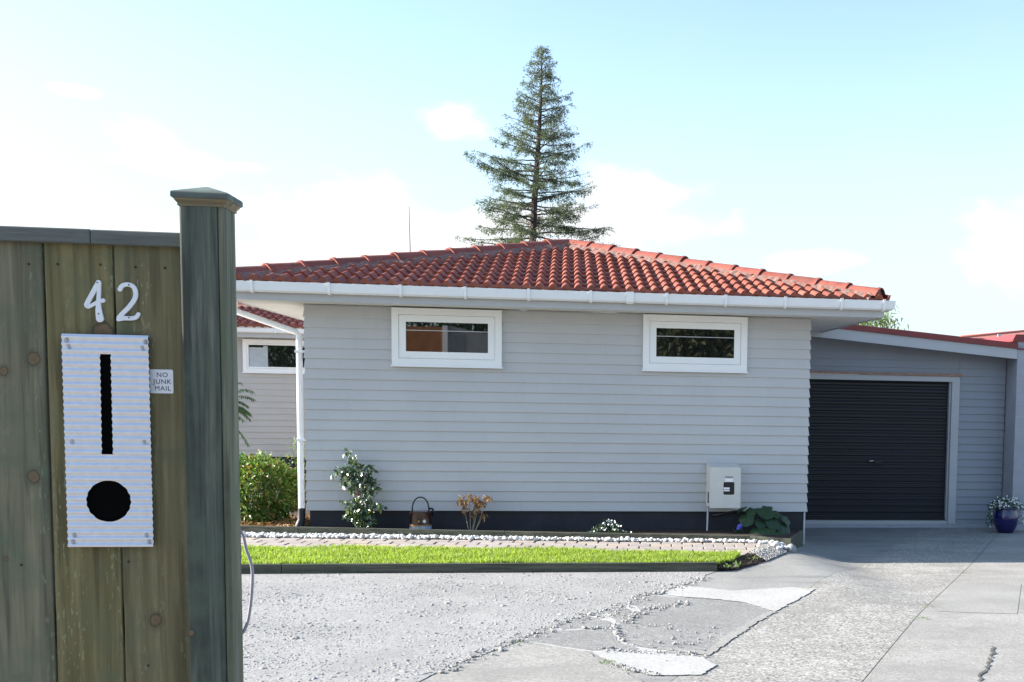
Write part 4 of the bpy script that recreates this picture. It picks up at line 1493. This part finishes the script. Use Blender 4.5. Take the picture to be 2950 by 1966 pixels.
rose = thing('rose_bush', (-2.45, 14.12, .05), 'tall glossy leaved rose against the left of the front wall', 'rose bush')
RC = [(355, 150, 34), (435, 180, 22), (395, 260, 45), (380, 330, 60), (460, 300, 45), (230, 365, 34), (180, 420, 24), (320, 400, 60), (420, 420, 70), (520, 400, 60), (580, 330, 40), (640, 320, 40), (690, 365, 26), (560, 470, 70), (640, 450, 45), (320, 520, 55), (420, 530, 60), (660, 510, 50), (500, 600, 55), (600, 590, 55), (680, 580, 50), (740, 610, 32), (420, 610, 38), (640, 660, 40), (550, 690, 45), (480, 760, 55), (420, 800, 50), (560, 780, 55), (640, 790, 50), (700, 820, 40), (770, 810, 40), (370, 860, 45), (480, 860, 60), (590, 880, 60), (360, 940, 40), (460, 960, 55), (560, 960, 60), (650, 940, 45), (500, 1050, 50), (590, 1040, 55), (680, 1030, 45), (300, 745, 16)]
mb = MB()
cluster_leaves(mb, RC, 14.10, .062, .044, 25, .06)
mb.build('foliage', MT['leaf_rose'], rose)
mb = MB()
b0 = c10(560, 1150)
for tip, md in (((360, 140), (470, 600)), ((640, 310), (560, 620)), ((190, 400), (420, 560)), ((440, 180), (540, 560)), ((760, 620), (610, 800)), ((780, 830), (640, 960)), ((360, 860), (490, 1000))):
    m_, t_ = c10(*md), c10(*tip)
    mb.tube([(b0[0], 14.12, .03), (m_[0], 14.12, m_[1]), (t_[0], 14.10, t_[1])], [.007, .005, .002], 6)
mb.build('stem', MT['green_stem'], rose)
X0, Z0 = c10(425, 860)
X1, Z1 = c10(500, 670)
tg = thing('plant_tag', (X0, 14.2, .1), 'red and white plant tag half hidden behind the rose', 'plant tag')
MB().box(X0, X1, 14.19, 14.193, Z0, Z1).build('card', MT['tag'], tg)
MB().box(X0 + .012, X1 - .008, 14.187, 14.1895, Z0 + .04, Z1 - .02).build('print', MT['white'], tg)
MB().box((X0 + X1) / 2 - .004, (X0 + X1) / 2 + .004, 14.191, 14.194, .05, Z0 - .0005).build('stake', MT['white'], tg)

bush = thing('leafy_bush', (-3.85, 15.0, .06), 'rounded glossy green bush beside the gate post, left of the house corner', 'bush')
mb = MB()
rg = np.random.default_rng(21)
n = 7500
dv = rg.normal(size=(n, 3))
dv /= np.linalg.norm(dv, axis=1, keepdims=True)
lump = 1 + .16 * np.sin(dv[:, 0] * 7 + 1) * np.sin(dv[:, 1] * 6) + .12 * np.sin(dv[:, 2] * 9 + dv[:, 0] * 5)
rr = rg.uniform(.55, 1.0, n) ** .5 * lump
P = dv * rr[:, None] * [.52, .42, .42] + [-3.84, 15.05, .47]
P[:, 2] = np.maximum(P[:, 2], .08)
ok = (P[:, 0] < -3.17)
P, dv2 = P[ok], dv[ok]
leaves(mb, P, .066, .036, dv2 + rg.normal(0, .7, dv2.shape) + [0, 0, .2], dv2 * .4 + rg.normal(0, .5, dv2.shape) + [-.5, -.5, .6], .2, rg)
for (bx, bz) in ((-3.65, .93), (-3.51, .92), (-3.82, .90), (-3.40, .82), (-3.95, .80), (-3.3, .76), (-3.58, .88), (-3.73, .86)):
    k = 16
    p = np.c_[rg.normal(bx, .022, k), rg.normal(14.95, .05, k), bz - rg.uniform(-.02, .14, k)]
    leaves(mb, p, .055, .02, rg.normal(0, .5, (k, 3)) + [0, 0, .9], None, .2, rg)
mb.build('foliage', MT['leaf_bush'], bush)
mb = MB()
for k in range(14):
    a = rg.uniform(0, 6.28)
    mb.tube([(-3.84 + rg.normal(0, .05), 15.05 + rg.normal(0, .05), .03), (-3.84 + .2 * math.cos(a), 15.05 + .15 * math.sin(a), .4), (-3.84 + .35 * math.cos(a), 15.05 + .28 * math.sin(a), .72)], [.008, .005, .002], 5)
mb.build('stem', MT['bark'], bush)

sap = thing('sapling', (-3.46, 15.6, .06), 'thin pale green sapling rising behind the bush at the house corner', 'sapling')
mb = MB()
mb.tube([(-3.41, 15.55, .05), (-3.44, 15.55, .6), (-3.47, 15.55, 1.0)], [.007, .005, .002], 5)
mb.tube([(-3.43, 15.55, .5), (-3.50, 15.55, .85), (-3.55, 15.55, 1.08)], [.005, .004, .002], 5)
mb.build('stem', MT['green_stem'], sap)
mb = MB()
k = 90
p = np.c_[rg.normal(-3.48, .055, k), rg.normal(15.55, .05, k), rg.uniform(.62, 1.12, k)]
leaves(mb, p, .045, .018, None, None, .2, rg)
mb.build('foliage', MT['leaf_pale'], sap)

# dead plant
dead = thing('dead_plant', (-1.13, 14.1, .05), 'withered brown plant with curled papery leaves by the foundation', 'dead plant')
mb = MB()
DC = [(1800, 720, 40), (1835, 740, 55), (1840, 800, 40), (1910, 670, 34), (1930, 730, 30), (2000, 720, 50), (2030, 750, 60), (2060, 780, 50), (2000, 800, 45), (2110, 690, 28), (2165, 700, 38), (1850, 870, 28), (1960, 870, 30), (2050, 880, 36), (2090, 920, 30), (1920, 930, 22), (1760, 760, 26)]
for (x, y_, r) in DC:
    X, Z = c10(x, y_)
    k = max(5, int(34 * (r / 50) ** 2))
    p = RNG.normal(0, 1, (k, 3)) * [r * .00045, .04, r * .00045] + [X, 14.08, Z]
    leaves(mb, p, .062, .017, RNG.normal(0, .5, (k, 3)) + [0, -.1, -.9], RNG.normal(size=(k, 3)) + [-.6, -.6, 0], .35, RNG, .0)
mb.build('foliage', MT['leaf_dead'], dead)
mb = MB()
for tip in ((1835, 740), (1910, 680), (2030, 740), (2150, 700), (2085, 920), (1990, 800)):
    t_ = c10(*tip)
    b_ = c10(1925 + (tip[0] - 1950) * .15, 1160)
    md = ((t_[0] * .55 + b_[0] * .45) + RNG.normal(0, .008), (t_[1] + b_[1]) / 2)
    mb.tube([(b_[0], 14.09, .04), (md[0], 14.09, md[1]), (t_[0], 14.08, t_[1])], [.0052, .0045, .002], 6)
mb.build('stem', MT['stem'], dead)


def disc_flowers(P, r, name, mat, parent, rng=RNG, nrm=(-.25, -.8, .5), petals=5):
    """every flower head is a part of its own"""
    for p in P:
        nn = Vector(nrm) + Vector(rng.normal(0, .3, 3))
        nn.normalize()
        u = nn.orthogonal().normalized()
        w = nn.cross(u)
        rad = r * rng.uniform(.75, 1.2)
        V = [Vector(p)]
        m = petals * 2
        for i in range(m):
            a = 2 * math.pi * i / m
            q = rad * (1.0 if i % 2 == 0 else .55)
            V.append(Vector(p) + (u * math.cos(a) + w * math.sin(a)) * q + nn * rad * .15)
        MB().add(V, [(0, 1 + i, 1 + (i + 1) % m) for i in range(m)]).build(name, mat, parent)


dz_t = thing('daisy_plant', (.49, 14.05, .05), 'low clump of tiny white flowers at the foundation', 'flowers')
rg = np.random.default_rng(5)
mb = MB()
k = 420
P = np.c_[rg.normal(.50, .155, k), rg.normal(13.98, .06, k), rg.uniform(.04, 1, k)]
P[:, 2] = .055 + P[:, 2] * .20 * np.exp(-((P[:, 0] - .50) / .2) ** 2)
leaves(mb, P, .035, .012, None, None, .2, rg)
mb.build('foliage', MT['leaf_dark'], dz_t)
k = 40
P = np.c_[rg.normal(.51, .15, k), rg.normal(13.93, .04, k), rg.uniform(.3, 1, k)]
P[:, 2] = .075 + P[:, 2] * .19 * np.exp(-((P[:, 0] - .51) / .19) ** 2)
disc_flowers(P, .0125, 'flower', MT['petal'], dz_t, rg)

# broad leaved plant
big = thing('broad_leaf_plant', (2.45, 14.0, .06), 'dark green plant with big rounded leaves at the right end of the bed', 'plant')
rg = np.random.default_rng(11)
mb = MB()
st_ = MB()


def big_leaf(c, r, nrm, tipd):
    nrm, tipd = Vector(nrm).normalized(), Vector(tipd)
    t = (tipd - nrm * tipd.dot(nrm)).normalized()
    w = nrm.cross(t)
    V, F = [], []
    nr_, ns = 5, 24
    V.append(Vector(c))
    for i in range(1, nr_ + 1):
        for s in range(ns):
            a = 2 * math.pi * s / ns
            rr_ = r * i / nr_
            shape = 1 + .14 * math.cos(a) - .22 * max(0, math.cos(a + math.pi)) ** 6
            wob = 1 + .05 * math.sin(a * 5 + r * 90)
            x, y = math.cos(a) * rr_ * shape * wob, math.sin(a) * rr_ * .88 * wob
            h = -.35 * (rr_ / r) ** 2 * r * .5 + .03 * r * math.sin(a * 7) * (i / nr_) + .16 * abs(y) * (1 - i / nr_ * .3)
            V.append(Vector(c) + t * x + w * y + nrm * h)
    for s in range(ns):
        F.append((0, 1 + s, 1 + (s + 1) % ns))
    for i in range(nr_ - 1):
        for s in range(ns):
            s2 = (s + 1) % ns
            F.append((1 + i * ns + s, 1 + (i + 1) * ns + s, 1 + (i + 1) * ns + s2, 1 + i * ns + s2))
    mb.add(V, F)


for (x, y, z, r, nx, ny, nz) in ((2.20, 13.98, .27, .115, -.3, -.7, .7), (2.28, 14.05, .36, .09, -.2, -.5, .85), (2.43, 14.0, .36, .125, .0, -.6, .8), (2.55, 14.05, .33, .10, .3, -.5, .8), (2.37, 13.93, .22, .085, .0, -.7, .7), (2.52, 13.95, .24, .12, .15, -.75, .65), (2.66, 13.95, .17, .12, .4, -.7, .6), (2.43, 13.82, .12, .12, .05, -.7, .75), (2.30, 13.86, .12, .09, -.2, -.6, .75), (2.58, 13.80, .09, .10, .3, -.5, .8), (2.70, 14.02, .26, .09, .5, -.5, .7), (2.48, 14.1, .40, .08, .0, -.3, .9), (2.16, 14.1, .38, .08, -.5, -.2, .8)):
    big_leaf((x, y, z), r, (nx + rg.normal(0, .1), ny + rg.normal(0, .1), nz), (nx * 1.2 + rg.normal(0, .3), -.6, -.5))
    st_.tube([(2.45 + (x - 2.45) * .2, 14.02, .05), (x * .6 + 2.45 * .4, y + .03, z * .7), (x, y, z - .005)], [.007, .006, .004], 6)
mb.build('foliage', MT['leaf_big'], big, smooth=True)
st_.build('stem', MT['green_stem'], big, smooth=True)
bl = thing('blue_flower', (2.1, 13.95, .05), 'small violet blue primrose at the left of the broad leaves', 'flower')
disc_flowers(np.array([[2.095, 13.93, .175], [2.115, 13.93, .155], [2.085, 13.93, .148], [2.125, 13.94, .185], [2.10, 13.93, .165]]), .026, 'flower', MT['petal_blue'], bl, rg, (-.2, -1, .3))
mb = MB()
P = np.c_[rg.normal(2.10, .03, 40), rg.normal(13.96, .02, 40), rg.uniform(.06, .14, 40)]
leaves(mb, P, .05, .022, None, None, .2, rg)
mb.build('foliage', MT['leaf_dark'], bl)

# decorated watering can
wc = thing('watering_can', (-1.745, 14.08, .055), 'painted brown metal watering can with floral bands and arched black handle', 'watering can')
C0 = (-1.742, 14.10, .055)
body = MB().lathe([(.0, .0), (.130, .0), (.136, .006), (.134, .03), (.130, .07), (.124, .13), (.121, .19), (.120, .262), (.123, .272), (.117, .276), (.0, .270)], C0, 36, 1.0, .85).build('body', MT['can'], wc, smooth=True, auto=.6)
for z0, z1, r0, r1 in ((.055, .064, .1335, .1325), (.112, .122, .1275, .1265)):
    MB().lathe([(r0 + .002, z0), (r0 + .0035, (z0 + z1) / 2), (r1 + .002, z1)], C0, 36, 1.0, .85).build('orange_band', MT['can_band'], body, smooth=True)
mb = MB()
for k in range(30):
    a0, a1 = 2 * math.pi * k / 30, 2 * math.pi * (k + .94) / 30
    V = []
    for z, r in ((.068, .1345), (.108, .1290)):
        for a in (a0, a1):
            V.append((C0[0] + r * math.cos(a), C0[1] + .85 * r * math.sin(a), C0[2] + z))
    mb.add(V, [(0, 1, 3, 2)])
mb.build('floral_band', MT['can_blue'], body)
mb = MB()
for k in range(30):
    a0, a1 = 2 * math.pi * k / 30, 2 * math.pi * (k + .94) / 30
    V = []
    for z, r in ((.010, .1375), (.050, .1350)):
        for a in (a0, a1):
            V.append((C0[0] + r * math.cos(a), C0[1] + .85 * r * math.sin(a), C0[2] + z))
    mb.add(V, [(0, 1, 3, 2)])
mb.build('floral_band', MT['can_blue'], body)
disc_flowers([(-1.688, C0[1] - .104, .222)], .026, 'white_flower', MT['petal'], body, np.random.default_rng(3), (.3, -1, .02), 8)
disc_flowers([(-1.750, C0[1] - .109, .222), (-1.800, C0[1] - .102, .165)], .019, 'orange_flower', MT['petal_orange'], body, np.random.default_rng(4), (0, -1, .02), 8)
MB().add([(-1.835, 14.06, .30), (-1.835, 14.14, .30), (-1.872, 14.10, .322), (-1.845, 14.065, .26), (-1.845, 14.135, .26)], [(0, 2, 3), (1, 4, 2), (3, 2, 4), (0, 1, 2)]).build('spout', MT['can_band'], wc)
hp = []
for i in range(15):
    a = math.pi * i / 14
    hp.append((-1.742 - .098 * math.cos(a) * (1 if a < 1.57 else .98), 14.10, .325 + .178 * math.sin(a) ** .75))
MB().tube(hp, .0085, 8).build('handle', MT['iron'], wc, smooth=True)
MB().tube([(-1.665, 14.14, .335), (-1.640, 14.15, .362), (-1.612, 14.15, .36), (-1.598, 14.15, .325), (-1.615, 14.15, .27)], [.012, .014, .014, .012, .01], 8).build('rear_handle', MT['iron'], wc, smooth=True)

# blue pot with white flowers by the block wall
pz = -.26
pot = thing('flower_pot', (6.72, 16.85, pz), 'cobalt blue glazed pot overflowing with white flowers by the garage', 'flower pot')
PC0 = (6.72, 16.85, pz)
MB().lathe([(.0, .0), (.105, .0), (.118, .015), (.150, .07), (.180, .15), (.190, .22), (.184, .29), (.168, .35), (.165, .37), (.180, .385), (.178, .40), (.160, .40), (.155, .37), (.0, .36)], PC0, 36).build('vessel', MT['pot'], pot, smooth=True, auto=.6)
rg = np.random.default_rng(9)
mb = MB()
k = 1100
dv = rg.normal(size=(k, 3))
dv /= np.linalg.norm(dv, axis=1, keepdims=True)
dv[:, 2] = np.abs(dv[:, 2])
P = dv * (rg.uniform(.5, 1, k) ** .5)[:, None] * [.29, .27, .19] + [6.72, 16.85, pz + .385]
side = rg.uniform(size=k) < .4
a = rg.uniform(0, 6.28, k)
P[side] = np.c_[6.72 + np.cos(a) * rg.uniform(.2, .3, k), 16.85 + np.abs(np.sin(a)) * .2 + .02, pz + .40 - rg.uniform(0, .30, k)][side]
leaves(mb, P, .04, .016, None, None, .2, rg)
mb.build('foliage', MT['leaf_dark'], pot)
sel = P[P[:, 1] < 16.9]
sel = sel[rg.permutation(len(sel))[:98]]
cen = np.array([6.72, 16.85, pz + .36])
d_ = sel - cen
disc_flowers(cen + d_ * 1.06 + [0, -.015, .0], .0165, 'flower', MT['petal'], pot, rg, (-.2, -.8, .5))

# ------------------------------------------------------------------ aerial behind the ridge
ae = thing('aerial', (-2.62, 20, 3.3), 'thin grey aerial mast rising behind the left hip of the roof', 'aerial')
MB().tube([(-2.60, 20, 3.2), (-2.617, 20, 4.1), (-2.63, 20, 4.84)], [.011, .010, .006], 6).build('mast', MT['aerial'], ae)
MB().box(-2.63, -2.57, 19.95, 20.05, 3.25, 3.40).build('mount', MT['iron'], ae)


# ------------------------------------------------------------------ trees
def conifer(root, base, H, env, seed, nb=190, lean=(.25, 0), dens=1.0):
    rg = np.random.default_rng(seed)
    tr = MB()
    B = np.array(base, float)

    def trunk(t):
        return B + np.array([lean[0] * t + .05 * math.sin(t * 9), lean[1] * t, H * t])
    tr.tube([trunk(t) for t in np.linspace(0, .985, 18)], [.20 * (1 - t) ** .8 + .012 for t in np.linspace(0, 1, 18)], 8)
    cr = MB()
    P_, D_, N_, L_ = [], [], [], []
    for i in range(nb):
        f = (i + rg.uniform(0, 1)) / nb
        t = .24 + .745 * f ** .93
        az = i * 2.39996 + rg.normal(0, .3)
        dx = math.cos(az)
        length = env(t, dx) * rg.choice([1.0, .9, .75, .5, 1.12], p=[.28, .25, .2, .17, .1])
        bden = rg.choice([.35, .8, 1.2, 1.7], p=[.25, .3, .3, .15])
        if length < .1:
            length = .1
        o = trunk(t)
        rise = -.10 + .55 * t ** 2 + rg.normal(0, .13)
        dirh = np.array([math.cos(az), math.sin(az), 0])
        nseg = 9
        pts = []
        for s in range(nseg + 1):
            q = s / nseg
            pts.append(o + dirh * length * q + np.array([0, 0, length * (rise * q - .22 * q * q * (1 - t * .6) + .16 * q ** 3)]) + (rg.normal(0, .012, 3) if s else 0))
        r0 = .010 + .020 * length / 2.5
        tr.tube(pts, [r0 * (1 - s / nseg) + .004 for s in range(nseg + 1)], 4, caps=False)
        pts = np.array(pts)
        side = np.array([-dirh[1], dirh[0], 0])
        ntw = int((8 + 13 * length) * dens * bden)
        for k in range(ntw):
            q = rg.uniform(.16, 1.0) ** .75
            j = min(int(q * nseg), nseg - 1)
            pt = pts[j] + (pts[j + 1] - pts[j]) * (q * nseg - j)
            sg = rg.choice([-1, 1])
            td = dirh * rg.uniform(.3, .9) + side * sg * rg.uniform(.3, 1.0) + np.array([0, 0, rg.uniform(-.5, .2)])
            td /= np.linalg.norm(td)
            tl = min(.55, .14 + .26 * length * (1.05 - q)) * rg.uniform(.5, 1.2)
            m = max(6, int(tl * 62))
            qq = rg.uniform(0, 1, m)
            pp = pt + td * (qq * tl)[:, None] + rg.normal(0, .035, (m, 3)) - np.array([0, 0, .25]) * (qq * qq * tl)[:, None]
            dd = td * .9 + rg.normal(0, .5, (m, 3)) + np.array([0, 0, -.1])
            P_.append(pp)
            D_.append(dd)
            N_.append(np.array([0, 0, 1.0]) + rg.normal(0, .5, (m, 3)))
    P_, D_, N_ = np.concatenate(P_), np.concatenate(D_), np.concatenate(N_)
    leaves(cr, P_, .095, .024, D_, N_, .15, rg, .2)
    tr.build('trunk', MT['bark'], root)
    cr.build('crown', MT['needle'], root)


tb = (-1.40, 40, 0)
ct = thing('conifer_tree', tb, 'tall slim conifer with open tiers of branches rising behind the roof', 'tree')


def env(t, dx):
    z = t * 13.5
    pr_ = np.interp(z, [0, 5.5, 6.6, 7.3, 7.8, 8.5, 9.3, 10.1, 11, 12, 12.8, 13.5], [2.6, 2.9, 2.8, 2.5, 2.05, 2.1, 1.85, 1.4, 1.05, .72, .40, .08])
    if z < 7.6 and dx < 0:
        pr_ *= .98
    return float(pr_)


conifer(ct, tb, 13.45, env, 36, 228, (.46, 0))


def broad_tree(name, base, H, cr, label, mat, seed, nl=2600, leaf=.14, th=.12, cz=.72, cat='tree', wl=.06, group=None, droop=.3):
    rg = np.random.default_rng(seed)
    root = thing(name, base, label, cat, group)
    tr = MB()
    B = np.array(base, float)
    ctr = B + [0, 0, H * cz]
    tr.tube([B + [0, 0, -.05], B + [.03, 0, H * .3], B + [.0, .05, H * .62]], [th, th * .75, th * .4], 8)
    Ps = []
    ncl = 26
    for i in range(ncl):
        d = rg.normal(size=3)
        d /= np.linalg.norm(d)
        c = ctr + d * np.array(cr) * rg.uniform(.45, .95)
        tr.tube([B + [0, 0, H * rg.uniform(.3, .55)], (c + B + [0, 0, H * .55]) / 2 + rg.normal(0, .08, 3), c], [th * .35, th * .2, th * .06], 5, caps=False)
        k = nl // ncl
        Ps.append(c + rg.normal(0, 1, (k, 3)) * np.array(cr) * .24)
    P = np.concatenate(Ps)
    mb = MB()
    leaves(mb, P, leaf, wl, rg.normal(size=P.shape) + [0, 0, -droop], None, .2, rg)
    tr.build('trunk', MT['bark'], root)
    mb.build('crown', mat, root)
    return root


broad_tree('weeping_tree', (9.2, 35, 0), 4.75, (1.0, .9, .75), 'wispy yellow green tree peeping over the garage roof', MT['leaf_pale'], 41, 2600, .20, .09, .82, wl=.045, droop=1.2)
broad_tree('garden_tree', (-7.3, 28.5, 0), 4.1, (1.2, .9, .8), 'leafy green tree showing between the post and the eave', MT['leaf_dark'], 42, 2600, .12, .1, .8, wl=.06)
# fern like shrub whose fronds reach out from behind the post
fs = thing('fern_shrub', (-5.25, 18, 0), 'feathery green shrub with fronds reaching out past the gate post', 'shrub')
rg = np.random.default_rng(77)
sm, fm = MB(), MB()
fr_tips = [(-4.66, 18, 1.74), (-4.62, 17.95, 1.62), (-4.72, 18.0, 1.52), (-4.80, 17.9, 1.86)]
for k in range(26):
    a = rg.uniform(0, 6.28)
    fr_tips.append((-5.3 + .6 * math.cos(a), 18 + .55 * math.sin(a), rg.uniform(.9, 2.0)))
for tp in fr_tips:
    tp = np.array(tp)
    o = np.array([-5.28, 18, .8])
    pts = [o + (tp - o) * q + np.array([0, 0, .35 * math.sin(math.pi * q)]) for q in np.linspace(0, 1, 8)]
    sm.tube(pts, [.009, .008, .007, .006, .005, .004, .003, .002], 4, caps=False)
    for q in np.linspace(.35, 1, 16):
        j = min(int(q * 7), 6)
        p = pts[j] + (pts[j + 1] - pts[j]) * (q * 7 - j)
        d = pts[j + 1] - pts[j]
        d /= np.linalg.norm(d)
        sv = np.cross(d, [0, 0, 1.0])
        for s in (-1, 1):
            leaves(fm, np.array([p]), .10, .022, np.array([sv * s + d * .5 + [0, 0, -.5]]), np.array([[0, 0, 1.0]]), .1, rg)
sm.tube([(-5.28, 18, 0), (-5.28, 18, .85)], [.04, .03], 8)
sm.build('stem', MT['green_stem'], fs)
fm.build('foliage', MT['leaf_dark'], fs)

# ------------------------------------------------------------------ across the street, behind the camera: what the window glass mirrors
ns = thing('street_house', (-7.5, -13, 0), 'brown clad house with grey gable across the street', 'house')
MB().box(-10.5, -4.25, -16, -12, 0, 4.0).build('wall', MT['brownwall'], ns)
MB().box(-4.25, -4.08, -16, -11.97, 0, 4.05).build('corner_post', MT['white'], ns)
mb = MB()
mb.add([(-4.07, -12.02, 0), (1.2, -12.02, 0), (1.2, -12.02, 3.05), (-4.07, -12.02, 4.05), (-4.07, -16, 0), (1.2, -16, 0), (1.2, -16, 3.05), (-4.07, -16, 4.05)], [(0, 1, 2, 3), (3, 2, 6, 7), (1, 5, 6, 2)])
mb.build('wall', MT['mesh_shade'], ns, label='grey side wall under the slope')
for i, (x, y, h, cr, mt, lb_) in enumerate(((5.0, -12.5, 5.6, (2.2, 1.2, 1.8), 'leaf_olive', 'olive bushy tree across the street facing the right window'),
                                            (2.9, -16, 6.2, (2.2, 1.5, 2.2), 'leaf_dark', 'dark bushy tree across the street beside the brown house'),
                                            (-4, -19, 7.5, (3.2, 1.5, 2.6), 'leaf_dark', 'dark bushy tree behind the brown house roof'),
                                            (-9.5, -19, 7.2, (3.2, 1.5, 2.6), 'leaf_dark', 'dark bushy tree at the far end of the brown house'),
                                            (8.6, -15, 6.4, (2.4, 1.5, 2.4), 'leaf_dark', 'dark bushy tree furthest along the street'),
                                            (-14.6, -14, 6.0, (2.6, 1.5, 2.6), 'leaf_dark', 'dark bushy tree beyond the blank end of the brown house'))):
    broad_tree('street_tree', (x, y, 0), h, cr, lb_, MT[mt], 60 + i, 3200, .34, .14, .6, wl=.16, group='trees across the street')
